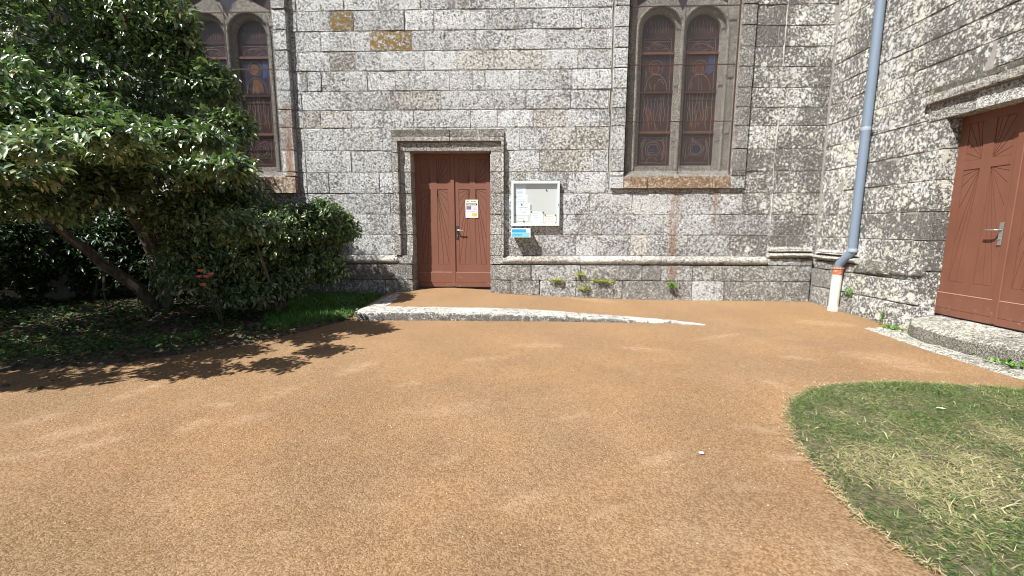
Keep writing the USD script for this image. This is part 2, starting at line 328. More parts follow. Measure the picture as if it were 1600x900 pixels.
SCUFFS = [(385, 655, 45, 8, -12), (345, 632, 30, 6, -5), (120, 672, 70, 9, -12), (300, 665, 40, 8, -20), (40, 712, 70, 8, -8), (160, 690, 60, 8, -14), (590, 787, 42, 10, -4), (825, 780, 48, 14, -18),
          (1035, 715, 50, 12, -14), (1190, 670, 60, 8, 6), (1240, 713, 55, 9, 2), (1210, 600, 40, 5, 20), (1320, 870, 80, 22, 20), (1000, 583, 8, 3, 10), (920, 474, 55, 4, 4), (1130, 525, 40, 4, -8),
          (1045, 585, 12, 2, 20), (450, 610, 55, 5, -20), (560, 575, 40, 8, -15), (1290, 505, 60, 5, 4), (1380, 560, 90, 10, 8), (690, 640, 120, 14, -5), (1100, 840, 120, 25, 8), (1430, 575, 60, 6, 8), (220, 610, 60, 6, -18), (60, 655, 60, 7, -14), (640, 600, 30, 4, -10), (760, 560, 40, 4, -4), (900, 650, 34, 5, -8), (520, 690, 30, 6, -16), (700, 720, 26, 6, -12), (950, 800, 36, 8, -6), (1160, 760, 34, 7, 10), (260, 780, 40, 8, -10), (430, 840, 44, 9, -12), (840, 540, 50, 4, 0), (1000, 545, 50, 4, 3), (1250, 560, 40, 4, 6)]
SCUFFS = [(a, b, c*.8, d*.75, e) for a, b, c, d, e in SCUFFS]
def scuff_at(X, Y):
    out = np.zeros_like(X)
    for px, py, a, b, ang in SCUFFS:
        t = math.radians(ang); c = G(px, py)[:2]
        e1 = G(px+a*math.cos(t), py+a*math.sin(t))[:2]-c; e2 = G(px, py+b)[:2]-c
        A = np.linalg.inv(np.column_stack([e1, e2]))
        d = np.stack([X-c[0], Y-c[1]], -1) @ A.T
        q = (d**2).sum(-1); soft = .55 if a > 75 else 1.0
        out = np.maximum(out, soft*np.clip(1.35-q, 0, 1)**.6)
    return out
def grid_mesh(xs, ys, hf):
    X, Y = np.meshgrid(xs, ys); Z = hf(X, Y)
    v = np.stack([X, Y, Z], -1).reshape(-1, 3); nx = len(xs)
    i = (np.arange(len(ys)-1)[:, None]*nx + np.arange(nx-1)[None]).ravel()
    return v, np.stack([i, i+1, i+1+nx, i+nx], 1)
xs = np.concatenate([[-60, -30, -15, -9], np.arange(-6.4, 6.41, .05), [9, 15, 30, 60]])
ys = np.concatenate([[-60, -30, -12, -5, -2, 0, .6], np.arange(1.1, 6.1, .05), np.arange(6.1, 6.5, .03), np.arange(6.52, 8.5, .06), [9, 12, 30, 60]])
gv, gf = grid_mesh(xs, ys, ground_h)
gp = obj('ground', (gv, gf), M['ground'], smooth=True, kind='structure')
UsdGeom.PrimvarsAPI(gp).CreatePrimvar('scuff', Sdf.ValueTypeNames.FloatArray, 'vertex').Set(Vt.FloatArray.FromNumpy(scuff_at(gv[:, 0], gv[:, 1]).astype(np.float32)))

# ------------------------------------------------------------------ stones
def stone_block(u0, u1, v0, v1, w=0.0, depth=.13, seed=0, cell=.085, amp=.010, ch=.0065, corner=.008):
    """one roughly tooled ashlar: front face in the (u, v) plane at w, going back by depth"""
    rs = np.random.default_rng(seed)
    nu, nv = max(2, round((u1-u0)/cell)), max(2, round((v1-v0)/cell))
    a, b = np.linspace(0, 1, nu+1), np.linspace(0, 1, nv+1)
    A, B = np.meshgrid(a, b)
    def place(ins):
        U, V = u0+ins+(u1-u0-2*ins)*A, v0+ins+(v1-v0-2*ins)*B
        P = np.stack([U, V, 0*U], -1)
        return U, V, meshkit.fbm(P*9+seed % 97, 3, seed % 50)-.5
    U, V, n = place(ch)
    tilt = rs.normal(0, .003, 2)
    Wd = w + n*2*amp + tilt[0]*(A-.5)*2 + tilt[1]*(B-.5)*2 + rs.normal(0, .0025)
    edge = (A == 0) | (A == 1) | (B == 0) | (B == 1)
    Wd[edge] -= .002
    jig = rs.normal(0, .0035, (2,)+U.shape)
    U = U + jig[0]*(~edge) ; V = V + jig[1]*(~edge)
    front = np.stack([U, V, Wd], -1).reshape(-1, 3)
    idx = np.arange((nu+1)*(nv+1)).reshape(nv+1, nu+1)
    F = [(idx[i, j], idx[i, j+1], idx[i+1, j+1], idx[i+1, j]) for i in range(nv) for j in range(nu)]
    loop = list(idx[0, :-1]) + list(idx[:-1, -1]) + list(idx[-1, :0:-1]) + list(idx[:0:-1, 0])
    fl = front[loop]
    cu, cv = (u0+u1)/2, (v0+v1)/2
    ou = np.where(np.abs(fl[:, 0]-u0) < ch*1.5, u0, np.where(np.abs(fl[:, 0]-u1) < ch*1.5, u1, fl[:, 0]))
    ov = np.where(np.abs(fl[:, 1]-v0) < ch*1.5, v0, np.where(np.abs(fl[:, 1]-v1) < ch*1.5, v1, fl[:, 1]))
    cor = ((ou == u0) | (ou == u1)) & ((ov == v0) | (ov == v1))
    j1, j2 = np.abs(rs.normal(0, .003, len(loop))), np.abs(rs.normal(0, .003, len(loop)))
    ou2 = ou - np.sign(ou-cu)*(np.where((ou == u0) | (ou == u1), j1, 0) + cor*corner*rs.random(len(loop)))
    ov2 = ov - np.sign(ov-cv)*(np.where((ov == v0) | (ov == v1), j2, 0) + cor*corner*rs.random(len(loop)))
    ring = np.stack([ou2, ov2, w-ch+.3*(fl[:, 2]-w)], -1); back = ring.copy(); back[:, 2] = w-depth
    n0, L = len(front), len(loop)
    for k in range(L):
        q = (k+1) % L
        F += [(loop[k], n0+k, n0+q, loop[q]), (n0+k, n0+L+k, n0+L+q, n0+q)]
    F = np.array(F)
    F[-2*L:] = F[-2*L:, ::-1] if False else F[-2*L:]
    return np.vstack([front, ring, back]), F

church = thing('church', 'grey granite church with lichen-covered stone walls and brown double doors', 'church')

# openings of the front wall
DX0, DX1, DZ1 = -2.106, -.656, 2.742
WXC = (2.73, -5.41)
WIN = [(1.755, 3.655), (-6.375, -4.445)]
WZ0, WSPR = 2.29, 5.35
def win_shape(k, grow=0.0, zb=None):
    x0, x1 = WIN[k]; x0 -= grow; x1 += grow; xm, r = (x0+x1)/2, (x1-x0)/2
    zb = WZ0-grow if zb is None else zb
    arch = Point(xm, WSPR).buffer(r, 24)
    return unary_union([sbox(x0, zb, x1, WSPR), arch])
outline = sbox(-14, -.6, 6.1, 7.6)
core = outline.difference(sbox(DX0-.02, -1, DX1+.02, DZ1+.02))
for k in (0, 1): core = core.difference(win_shape(k, .02))
main_wall = obj('front_wall', put(prism(core, .6), FRONT, -.613), M['mortar'], church)
door_side = (-5.786, -4.336)           # u = -y on the side wall
side_core = sbox(-9.5, -.6, -1.0, 7.6).difference(sbox(door_side[0]-.02, -1, door_side[1]+.02, 2.762))
side_wall = obj('side_wall', put(prism(side_core, .6), SIDE, -.611), M['mortar'], church)
upper = stone_block(-14, 6.1, 5.995, 7.55, 0, .02, 5, cell=1.5)

# courses (levels read off the wall) and the vertical joints of each, from the photograph
ZC = [6.03, 5.70, 5.40, 5.12, 4.785, 4.452, 4.124, 3.785, 3.456, 3.15, 2.755, 2.372, 1.992, 1.612, 1.237, .853]
PY = [None, None, None, 30, 62, 94, 125, 156, 186, 217, 252, 285, 318, 350, 382]
JP = [[], [], [465, 537, 591, 657, 705, 746, 804, 889, 958],
      [470, 515, 552, 632, 678, 761, 833, 897, 909, 958], [461, 501, 578, 643, 695, 744, 806, 855, 898, 948],
      [466, 515, 555, 594, 663, 714, 772, 846, 903, 956], [480, 502, 574, 618, 639, 702, 738, 758, 812, 875, 894, 956], [532, 611, 689, 773, 822, 892, 951],
      [501, 549, 599, 646, 735, 777, 833, 883, 937, 955], [537, 598, 812, 855, 901, 953], [483, 549, 612, 843, 883, 928, 952],
      [514, 593, 821, 855, 888, 947], [543, 610, 921, 988, 1058, 1125], [579, 904, 1037, 1112, 1209], [549, 847, 900, 933, 985, 1012, 1074, 1140, 1187, 1229]]
PYA = {2: 8}
excl = [sbox(-2.445, -1, -.395, 3.115)] + [win_shape(k, .26, zb=2.06 if k == 0 else 1.98) for k in (0, 1)]
rnd = random.Random(11)
def pick_front(x, z, seed):
    r = random.Random(seed).random()
    if abs(z-4.62) < .2 and 0 and x: pass
    if x > 4.05: return 'granite_lichen'
    if x > 3.3: return 'granite_grey' if r < .6 else 'granite_lichen'
    if z < 1.9 and x > .9: return 'granite_pink' if r < .22 else ('granite_brown' if r < .34 else 'granite_pale')
    if z < 1.3: return 'granite_pale' if r < .45 else 'granite_grey'
    if x > 0.1: return 'granite_pale' if r < .45 else ('granite_grey' if r < .91 else 'granite_brown')
    return 'granite_pale' if r < .80 else ('granite_grey' if r < .96 else 'granite_brown')
OCHRE = [(-3.19, 4.95), (-2.28, 4.62)]
BROWN = [(-3.32, 3.3), (-3.85, 3.3), (.20, 4.29), (.35, 3.3), (-3.3, 4.29), (.7, 2.56)]
nst = 0
def lay(u0, u1, v0, v1, T, mat, parent, w=0.0, depth=.13, name='stone', amp=.010, **kw):
    global nst
    nst += 1
    return obj(name, put(stone_block(u0, u1, v0, v1, w, depth, seed=nst*7+3, amp=amp, **kw), T), M[mat], parent, smooth=40)
GAP = .0034
for i in range(len(ZC)-1):
    z1, z0 = ZC[i], ZC[i+1]; zm = (z0+z1)/2
    js = []
    py = PY[i] if i < len(PY) and PY[i] else PYA.get(i)
    for px in JP[i]: js.append(W(px, py or 8)[0])
    r2 = random.Random(100+i)
    # unseen or hardly readable joints: to the left of the first and to the right of the last
    x = js[0] if js else -4.2
    x = min(x, -4.05)
    while x > -9.4: js.append(x); x -= r2.uniform(.45, .85)
    x = (max(js) if js else 0)
    if not JP[i]:
        x = -4.1
        while x < 1.4: x += r2.uniform(.45, .85); js.append(x)
        x = 1.6
    x = max(x, 3.90)
    js.append(x) if x == 3.90 else None
    while x < 4.95: x += r2.uniform(.35, .7); js.append(min(x, 5.26))
    if max(js) < 5.255: js.append(5.262)
    js = sorted(set(round(j, 3) for j in js)); js = [j for k, j in enumerate(js) if k == 0 or j-js[k-1] > .09]
    for a, b in zip(js[:-1], js[1:]):
        cell = sbox(a+GAP, z0+GAP, b-GAP, z1-GAP); rest = cell
        for e in excl:
            if rest.intersects(e): rest = rest.difference(e.buffer(GAP, join_style=2))
        if rest.is_empty: continue
        for g in getattr(rest, 'geoms', [rest]):
            bx0, bz0, bx1, bz1 = g.bounds
            if bx1-bx0 < .05 or bz1-bz0 < .05: continue
            xm = (a+b)/2
            mat = pick_front(xm, zm, nst*13+i)
            if any(a-.02 < ox < b+.02 and z0 < oz < z1 for ox, oz in OCHRE): mat = 'granite_ochre'
            elif any(a-.02 < ox < b+.02 and z0 < oz < z1 for ox, oz in BROWN): mat = 'granite_brown'
            if g.area > .93*(bx1-bx0)*(bz1-bz0):
                lay(bx0, bx1, bz0, bz1, FRONT, mat, main_wall, amp=.012 if zm > 1 else .009)
            else:                                            # cut to the arch
                nst += 1
                obj('stone', put(prism(g, .125), FRONT, -.125), M[mat], main_wall)
# wall above what is seen: plain upper courses
obj('upper_wall', put(prism(sbox(-14, 6.04, 6.0, 7.55).difference(win_shape(0, .26)).difference(win_shape(1, .26)), .03), FRONT, -.03), M['far_stone'], main_wall)

# plinth: moulding and two courses below it
PW = .07
def moulding(u0, u1, z0, z1, T, mat, parent, wmax=.10, base=0.0):
    h = z1-z0
    prof = [(-.10, 0), (base+.02, 0), (base+.06, .10*h), (base+.085, .20*h), (base+wmax-.006, .36*h), (base+wmax, .50*h), (base+wmax-.012, .66*h), (base+wmax*.55, .80*h), (base+.025, .93*h), (0, h), (-.10, h)]
    n = max(3, int((u1-u0)/.07)); us = np.linspace(u0, u1, n)
    pr = np.array(prof); k = len(pr)
    V = np.array([[(u, z0+q[1], q[0]) for q in pr] for u in us])
    P = V.reshape(-1, 3); nz = meshkit.fbm(P*11, 3, 3)-.5
    mask = np.tile((pr[:, 0] > 0), n); P = P.copy(); P[:, 2] += nz*.030*mask; P[:, 1] += (meshkit.fbm(P*8+5, 2, 7)-.5)*.018*mask
    F = [(i*k+j, (i+1)*k+j, (i+1)*k+j+1, i*k+j+1) for i in range(n-1) for j in range(k-1)]
    e = [(0, j+1, j) for j in range(1, k-1)] + [((n-1)*k, (n-1)*k+j, (n-1)*k+j+1) for j in range(1, k-1)]
    tri = np.vstack([np.array(F)[:, [0, 1, 2]], np.array(F)[:, [0, 2, 3]], np.array(e)])
    return obj('moulding_stone', put((P, tri), T), M[mat], parent, smooth=40)
def run(js, z0, z1, T, mats, parent, w, name='plinth_stone', amp=.008):
    for a, b in zip(js[:-1], js[1:]):
        if b-a > .08: lay(a+GAP, b-GAP, z0+GAP, z1-GAP, T, mats[nst % len(mats)], parent, w=w, depth=.14+w, name=name, amp=amp)
X_ = lambda l, y, Y=D-.06: [W(p, y, Y)[0] for p in l]
LEFT = [-9.3, -8.6, -7.9, -7.1, -6.5, -5.8, -5.2, -4.6]
pm = ['granite_plinth', 'granite_plinth', 'granite_grey']
run(LEFT + X_([518], 425) + [-2.115], .40, .685, FRONT, pm, main_wall, PW)
run(LEFT + X_([480, 532, 603], 450) + [-2.115], -.1, .40, FRONT, pm, main_wall, PW)
run([-.65] + X_([830, 907, 1003, 1033, 1082, 1160, 1249], 428) + [5.20], .40, .685, FRONT, pm, main_wall, PW)
run([-.65] + X_([797, 843, 900, 972, 1081, 1131, 1226], 452) + [5.20], -.1, .40, FRONT, pm, main_wall, PW)
ml = LEFT + X_([583], 406) + [-2.38]
for a, b in zip(ml[:-1], ml[1:]): moulding(a+.004, b-.004, .69, .853, FRONT, 'granite_moulding', main_wall)
ml = [-.42] + X_([831, 906, 1003, 1033, 1101, 1176, 1198], 406)
for a, b in zip(ml[:-1], ml[1:]): moulding(a+.004, b-.004, .69, .853, FRONT, 'granite_moulding', main_wall)
# the stretch near the corner, where the moulding runs higher
ul = X_([1199, 1233, 1268], 395) + [5.17]
ul[0] = 4.40
for a, b in zip(ul[:-1], ul[1:]):
    moulding(a+.004, b-.004, .83, .935, FRONT, 'granite_moulding', main_wall, .12, .01); moulding(a+.004, b-.004, .938, 1.03, FRONT, 'granite_moulding', main_wall, .07, .0)
run([4.40] + X_([1251], 415) + [5.20], .69, .825, FRONT, pm, main_wall, PW)

# door surround: jamb stones course by course, lintel, narrow projecting frame
PZ = [.853, 1.237, 1.612, 1.992, 2.372, 2.70]
for z0, z1 in zip(PZ[:-1], PZ[1:]):
    lay(-2.305, DX0, z0+.004, z1-.004, FRONT, 'granite_dressed', main_wall, 0.0, .30, 'jamb_stone', amp=.006)
    lay(DX1, -.452, z0+.004, z1-.004, FRONT, 'granite_dressed', main_wall, 0.0, .30, 'jamb_stone', amp=.006)
for a, b in ((-2.44, DX0), (DX1, -.40)):
    lay(a, b, .70, .849, FRONT, 'granite_dressed', main_wall, .075, .37, 'jamb_stone', amp=.004)
for z0, z1 in ((.40, .685), (-.1, .40)):
    lay(DX0-.02, DX0, z0+GAP, z1-GAP, FRONT, 'granite_plinth', main_wall, .02, .33, 'jamb_stone'); lay(DX1, DX1+.02, z0+GAP, z1-GAP, FRONT, 'granite_plinth', main_wall, .02, .33, 'jamb_stone')
lay(-2.305, -.452, 2.704+.038, 2.895, FRONT, 'granite_dressed', main_wall, 0.0, .30, 'lintel', amp=.005)
for z0, z1 in zip(PZ[:-1], PZ[1:]):
    lay(-2.425, -2.309, z0+.003, z1-.003, FRONT, 'granite_dressed', main_wall, .095, .2, 'frame_stone', amp=.004)
    lay(-.448, -.398, z0+.003, z1-.003, FRONT, 'granite_dressed', main_wall, .095, .2, 'frame_stone', amp=.004)
lay(-2.425, -2.309, 2.703, 2.90, FRONT, 'granite_dressed', main_wall, .095, .2, 'frame_stone', amp=.004)
lay(-.448, -.398, 2.703, 2.90, FRONT, 'granite_dressed', main_wall, .095, .2, 'frame_stone', amp=.004)
for a, b in ((-2.44, -1.38), (-1.374, -.394)):
    lay(a, b, 2.904, 2.985, FRONT, 'granite_dressed', main_wall, .060, .2, 'hood_stone', amp=.008)
    lay(a, b, 2.988, 3.11, FRONT, 'granite_hood', main_wall, .035, .2, 'hood_stone', amp=.012)

# ------------------------------------------------------------------ windows
def window(k):
    xc = WXC[k]; x0, x1 = WIN[k]; sh = (.045, .095)[k]
    label = ('right-hand stained glass window behind a rusty wire guard', 'left-hand stained glass window half hidden by the camellia')[k]
    Wl = lambda m, w: put(m, FRONT, w)
    lan = [(-.69, -.09), (.09, .69)]
    def lancet(a, b, g=0.0, zb=2.50): return unary_union([sbox(xc+a-g, zb-g*.3, xc+b+g, 4.80), Point(xc+(a+b)/2, 4.80).buffer((b-a)/2+g, 24)])
    circ = lambda g=0.0: unary_union([Point(xc, 5.78).buffer(.42+g, 24), Polygon([(xc-.16-g, 5.45), (xc+.16+g, 5.45), (xc, 5.12-g*1.2)])])
    span = lambda s: Polygon([(xc+s*.42, 5.42), (xc+s*.80, 5.22), (xc+s*.80, 5.70), (xc+s*.60, 5.72)])
    full = win_shape(k, .015)
    A, B = full, full
    for a, b in lan: A = A.difference(lancet(a, b, .075)); B = B.difference(lancet(a, b))
    A = A.difference(circ(.05)).difference(span(1).buffer(.03)).difference(span(-1).buffer(.03)); B = B.difference(circ()).difference(span(1)).difference(span(-1))
    win = obj('window', Wl(prism(B, .13), -.33), M['granite_tracery'], church, label=label)
    obj('tracery', Wl(prism(A, .055), -.195), M['granite_tracery'], win)
    # round shafts and roll mouldings in front of the lancets
    mb = MB()
    for a, b in lan:
        r = (b-a)/2+.095; cx = xc+(a+b)/2
        pts = [(cx+r*math.cos(t), 4.80+r*math.sin(t)) for t in np.linspace(0, math.pi, 17)]
        path = [(u, D+.14, v) for u, v in [(cx+r, 2.42)]+pts+[(cx-r, 2.42)]]
        mb.add(tube(path, .026, 8))
    obj('roll_moulding', mb.mesh(), M['granite_tracery'], win, smooth=40)
    sill = Polygon([(0, 0), (.14, .20), (.20, .20), (.20, 0)])
    sl = np.array([[x0+.0, -.0, WZ0], [x1, 0, WZ0], [x1, -.185, WZ0+.15], [x0, -.185, WZ0+.15], [x0, -.185, WZ0-.1], [x1, -.185, WZ0-.1], [x0, 0, WZ0-.1], [x1, 0, WZ0-.1]])
    sl = np.column_stack([sl[:, 0], sl[:, 2], sl[:, 1]])
    obj('inner_sill', put((sl, np.array([(0, 1, 2, 3), (3, 2, 5, 4), (6, 7, 1, 0), (0, 3, 4, 6), (1, 7, 5, 2)])), FRONT), M['granite_tracery'], win)
    # reveals
    for s, xx in ((-1, x0), (1, x1)):
        obj('reveal', Wl(prism(sbox(min(xx, xx+s*.05), WZ0-.02, max(xx, xx+s*.05), WSPR), .21), -.20), M['granite_tracery'], win)
    # surround: dressed blocks slightly proud of the wall
    zz = [2.29] + [z for z in ZC[::-1] if 2.30 < z < 5.5]
    for s in (-1, 1):
        for a, b in zip(zz[:-1], zz[1:]):
            e0, e1 = (x0-.245, x0-.004) if s < 0 else (x1+.004, x1+.245)
            mat = ('granite_grey' if s < 0 else 'granite_plinth') if k == 0 else 'granite_pale'
            lay(e0, e1, a+.004, b-.004, FRONT, mat, main_wall, sh, .2+sh, 'surround_stone', amp=.007)
    ring = win_shape(k, .245, zb=5.4).difference(win_shape(k, .004, zb=5.3)).difference(sbox(-20, 0, 20, 5.405))
    for q in range(9):
        t0, t1 = math.pi*q/9+.006, math.pi*(q+1)/9-.006; c = ((x0+x1)/2, WSPR)
        wd = Polygon([c] + [(c[0]+3*math.cos(t), c[1]+3*math.sin(t)) for t in np.linspace(t0, t1, 5)])
        g = ring.intersection(wd)
        if g.area > .01: obj('arch_stone', Wl(prism(g, .2+sh), -.2), M['granite_grey'], main_wall)
    cuts = [x0-.245, x0, x0+.42, x1-.32, x1, x1+.245]
    for j, (a, b) in enumerate(zip(cuts[:-1], cuts[1:])):
        lay(a+.003, b-.003, 2.07 if k == 0 else 1.99, 2.282, FRONT, 'granite_rusty' if 0 < j < 4 else ('granite_grey' if k == 0 else 'granite_rusty'), main_wall, sh+.012, .22+sh, 'sill_stone', amp=.006)
    # glass: background, coloured pieces, lead lines
    rs = random.Random(21+k)
    glassY = -.285
    def piece(nm, poly, mat, w): return obj(nm, Wl(prism(poly, .006), w), M[mat], win)
    piece('pane', circ(.05), 'glass_blue', glassY); piece('pane', span(1).buffer(.02), 'glass_plum', glassY); piece('pane', span(-1).buffer(.02), 'glass_plum', glassY)
    BARS = [3.094, 3.798, 4.453]
    lines = []
    for q, (a, b) in enumerate(lan):
        cx = xc+(a+b)/2; shape = lancet(a, b, .02)
        levels = [2.45] + BARS + [5.2]
        for j, (za, zb) in enumerate(zip(levels[:-1], levels[1:])):
            mat = ['glass_plum', 'glass_slate', 'glass_blue' if k else 'glass_slate', 'glass_plum'][j]
            piece('pane', shape.intersection(sbox(cx-1, za, cx+1, zb)), mat, glassY)
        for s in (-1, 1):                                              # side borders in small lengths
            z = 2.52
            while z < 4.7:
                zz2 = min(z+rs.uniform(.10, .2), 4.7)
                bx = sorted((cx+s*.30, cx+s*.245))
                piece('pane', sbox(bx[0], z+.004, bx[1], zz2-.004), rs.choice(['glass_brown', 'glass_plum', 'glass_red', 'glass_brown']), glassY+.003); z = zz2
            lines.append(LineString([(cx+s*.24, 2.5), (cx+s*.24, 4.72)]))
        # a standing figure with halo, in irregular pieces
        hz = 4.22 if k == 0 else 4.28
        halo = Point(cx-.01, hz).buffer(.125, 16)
        face = affinity.scale(Point(cx-.02, hz-.02).buffer(.07, 12), 1, 1.25)
        piece('pane', halo.difference(face.buffer(.006)), 'glass_plum', glassY+.004); piece('pane', face, ('glass_red', 'glass_red', 'glass_ochre', 'glass_ochre')[q+2*k], glassY+.004)
        lines += [LineString(halo.exterior.coords), LineString(face.exterior.coords)]
        sh_l = [(cx-.20, 3.82), (cx-.16, 4.02), (cx-.05, 4.12), (cx+.06, 4.11), (cx+.17, 4.0), (cx+.20, 3.82)]
        piece('pane', Polygon([(cx-.10, 3.86), (cx-.05, 4.09), (cx+.05, 4.08), (cx+.12, 3.95), (cx+.13, 3.86)]), 'glass_ochre' if k else 'glass_brown', glassY+.004)
        piece('pane', Polygon([(cx+.13, 4.10), (cx+.22, 4.15), (cx+.22, 4.42), (cx+.14, 4.42)]), 'glass_sky' if q else 'glass_blue', glassY+.004)
        lines.append(LineString(sh_l))
        for t in range(9):                                             # drapery folds
            xx = cx-.19+.045*t+rs.uniform(-.012, .012); za = rs.uniform(3.14, 3.3); zb = rs.uniform(3.55, 4.05)
            pts = [(xx+rs.uniform(-.02, .02)*(1+(zb-z)), z) for z in np.linspace(za, zb, 6)]
            pts = [p_ for p_ in pts if abs(p_[1]-3.8) > .03]
            if len(pts) > 1: lines.append(LineString(pts))
        for t in range(4):
            x_, z_ = cx+rs.uniform(-.15, .15), rs.uniform(3.2, 3.65)
            piece('pane', Polygon([(x_-.05, z_-.08), (x_+.04, z_-.10), (x_+.055, z_+.07), (x_-.03, z_+.09)]), rs.choice(['glass_brown', 'glass_blue', 'glass_red', 'glass_plum']), glassY+.0035+.0008*t)
        for r_ in (.215,): lines.append(LineString([(cx+r_*math.cos(t), 4.46+r_*.75*math.sin(t)) for t in np.linspace(.1, math.pi-.1, 12)]))
        # scroll of lettering: short upright strokes, as unreadable as in the photograph
        for row, (zz0, n, hh) in enumerate(((4.80, 9, .10), (4.93, 6, .07))):
            for t in range(n):
                xx = cx-.20+(.42/n)*t + (0 if row == 0 else .06)
                lines.append(LineString([(xx, zz0), (xx+.004, zz0+hh*rs.uniform(.6, 1.2))]))
                if rs.random() < .5: lines.append(LineString([(xx, zz0+hh*.9), (xx+.025, zz0+hh*.5)]))
        lines += [LineString([(cx-.24, z), (cx+.24, z)]) for z in (4.70, 4.66, 3.02, 2.56)]
        # lowest panel: a round medallion
        lines += [LineString(Point(cx, 2.80).buffer(.14, 12).exterior.coords), LineString(Point(cx, 2.80).buffer(.10, 12).exterior.coords)]
        for s in (-1, 1): lines += [LineString([(cx+s*.16, 2.62), (cx+s*.20, 2.80), (cx+s*.15, 2.96)]), LineString([(cx+s*.19, 2.62), (cx+s*.225, 2.80), (cx+s*.19, 2.98)]), LineString([(cx, 2.94), (cx+s*.1, 2.99)])]
        piece('pane', Point(cx, 2.78).buffer(.095, 12), 'glass_blue' if k == 0 else 'glass_plum', glassY+.004)
        for zb in BARS: obj('saddle_bar', cbox(xc+a-.03, xc+b+.03, D+.235, D+.262, zb-.022, zb+.022, .004), M['saddle_rust'], win)
        for zb in (2.667, 3.667): obj('tie_bar', box(xc+a, xc+b, D+.262, D+.275, zb-.007, zb+.007), M['rust'], win)
    def jit(l):
        n = max(2, int(l.length/.05)); pts = [l.interpolate(t_, normalized=True) for t_ in np.linspace(0, 1, n+1)]
        return LineString([(q_.x+rs.gauss(0, .005), q_.y+rs.gauss(0, .005)) for q_ in pts])
    for q in range(70):                                                # loose fragments of lead and painted outline
        a, b = lan[q % 2]; x_, z_ = xc+(a+b)/2+rs.uniform(-.2, .2), rs.choice([rs.uniform(3.15, 3.75), rs.uniform(3.84, 4.2), rs.uniform(2.58, 3.0), rs.uniform(4.5, 4.65)])
        t_ = rs.uniform(0, 6.28); l_ = rs.uniform(.03, .12); lines.append(LineString([(x_, z_), (x_+l_*.5*math.cos(t_), z_+l_*.5*math.sin(t_)), (x_+l_*math.cos(t_+.5), z_+l_*math.sin(t_+.5))]))
    came = unary_union([jit(l).buffer(rs.choice([.0026, .0034, .0042]), cap_style=2, join_style=2) for l in lines]).intersection(unary_union([lancet(a, b, .01) for a, b in lan]))
    obj('lead_came', Wl(prism(came, .005), glassY+.009), M['came'], win)
    piece('dark_interior', win_shape(k, .01), 'black', -.335)
    # wire guard over the opening: a woven mesh of real wires in a rusty frame
    top = 6.25; gy = -.035
    fr = MB()
    for bx in ((x0, x0+.022, WZ0, top), (x1-.022, x1, WZ0, top), (x0+.022, x1-.022, WZ0, WZ0+.022)):
        fr.add(box(bx[0]+.002, bx[1]-.002, D+.022, D+.046, bx[2]+.002, bx[3]))
    for z in (3.239, 4.186, 5.135): fr.add(box(x0+.022, x1-.022, D+.028, D+.042, z-.007, z+.007))
    fr.add(box((x0+x1)/2+.02, (x0+x1)/2+.03, D+.044, D+.054, WZ0, top))
    obj('guard_frame', fr.mesh(), M['rust'], win)
    V, F = [], []
    cellw = .030; wr = .0014
    xa, xb, za, zb = x0+.02, x1-.02, WZ0+.02, 5.6
    for s in (-1, 1):
        c = -3.0
        for i in range(int((xb-xa+zb-za)/cellw/1.0)+2):
            # 60-degree wires: x = c0 + s*(z-za)*.62
            sl_ = .62
            start = xa-(zb-za)*sl_+i*cellw*1.18 if s > 0 else xa+i*cellw*1.18
            z_lo, z_hi = za, zb
            f_ = lambda z: start+s*(z-za)*sl_
            zs = sorted([za+(xa-start)/(s*sl_), za+(xb-start)/(s*sl_)])
            lo, hi = max(za, zs[0]), min(zb, zs[1])
            if hi-lo < .01: continue
            p0, p1 = np.array([f_(lo), D+.034+s*.002, lo]), np.array([f_(hi), D+.034+s*.002, hi])
            t = (p1-p0)/np.linalg.norm(p1-p0); n1 = np.array([t[2], 0, -t[0]])*wr; n2 = np.array([0, wr, 0]); b0 = len(V)
            for pp in (p0, p1):
                for d in (n1, n2, -n1, -n2): V.append(pp+d)
            for e in range(4): F.append((b0+e, b0+(e+1) % 4, b0+4+(e+1) % 4, b0+4+e))
    obj('wire_mesh', (np.array(V), np.array(F)), M['wire'], win, kind='stuff')
window(0); window(1)

def mortar_strip(u, z0, z1, wd, seed):
    zs_ = np.arange(z0, z1, .04); r_ = np.random.default_rng(seed); nz = meshkit.fbm(np.stack([zs_*3, 0*zs_+seed, 0*zs_], -1), 4, seed)
    w_ = wd*np.clip((nz-.30)*3.2, .08, 1.6); c_ = u+(meshkit.fbm(np.stack([zs_*2, 0*zs_, 0*zs_+seed], -1), 3, seed)-.5)*.05
    V = np.concatenate([np.stack([c_-w_/2, zs_, 0*zs_-.02], -1), np.stack([c_, zs_, 0*zs_+.014], -1), np.stack([c_+w_/2, zs_, 0*zs_-.02], -1)]); n = len(zs_)
    F = [(a*n+i, (a+1)*n+i, (a+1)*n+i+1, a*n+i+1) for a in (0, 1) for i in range(n-1)]
    return obj('mortar_joint', put((V, np.array(F)), FRONT), M['lime_mortar'], main_wall, smooth=True)
mortar_strip(4.42, 1.05, 6.0, .030, 3); mortar_strip(1.475, 2.2, 6.0, .016, 5)
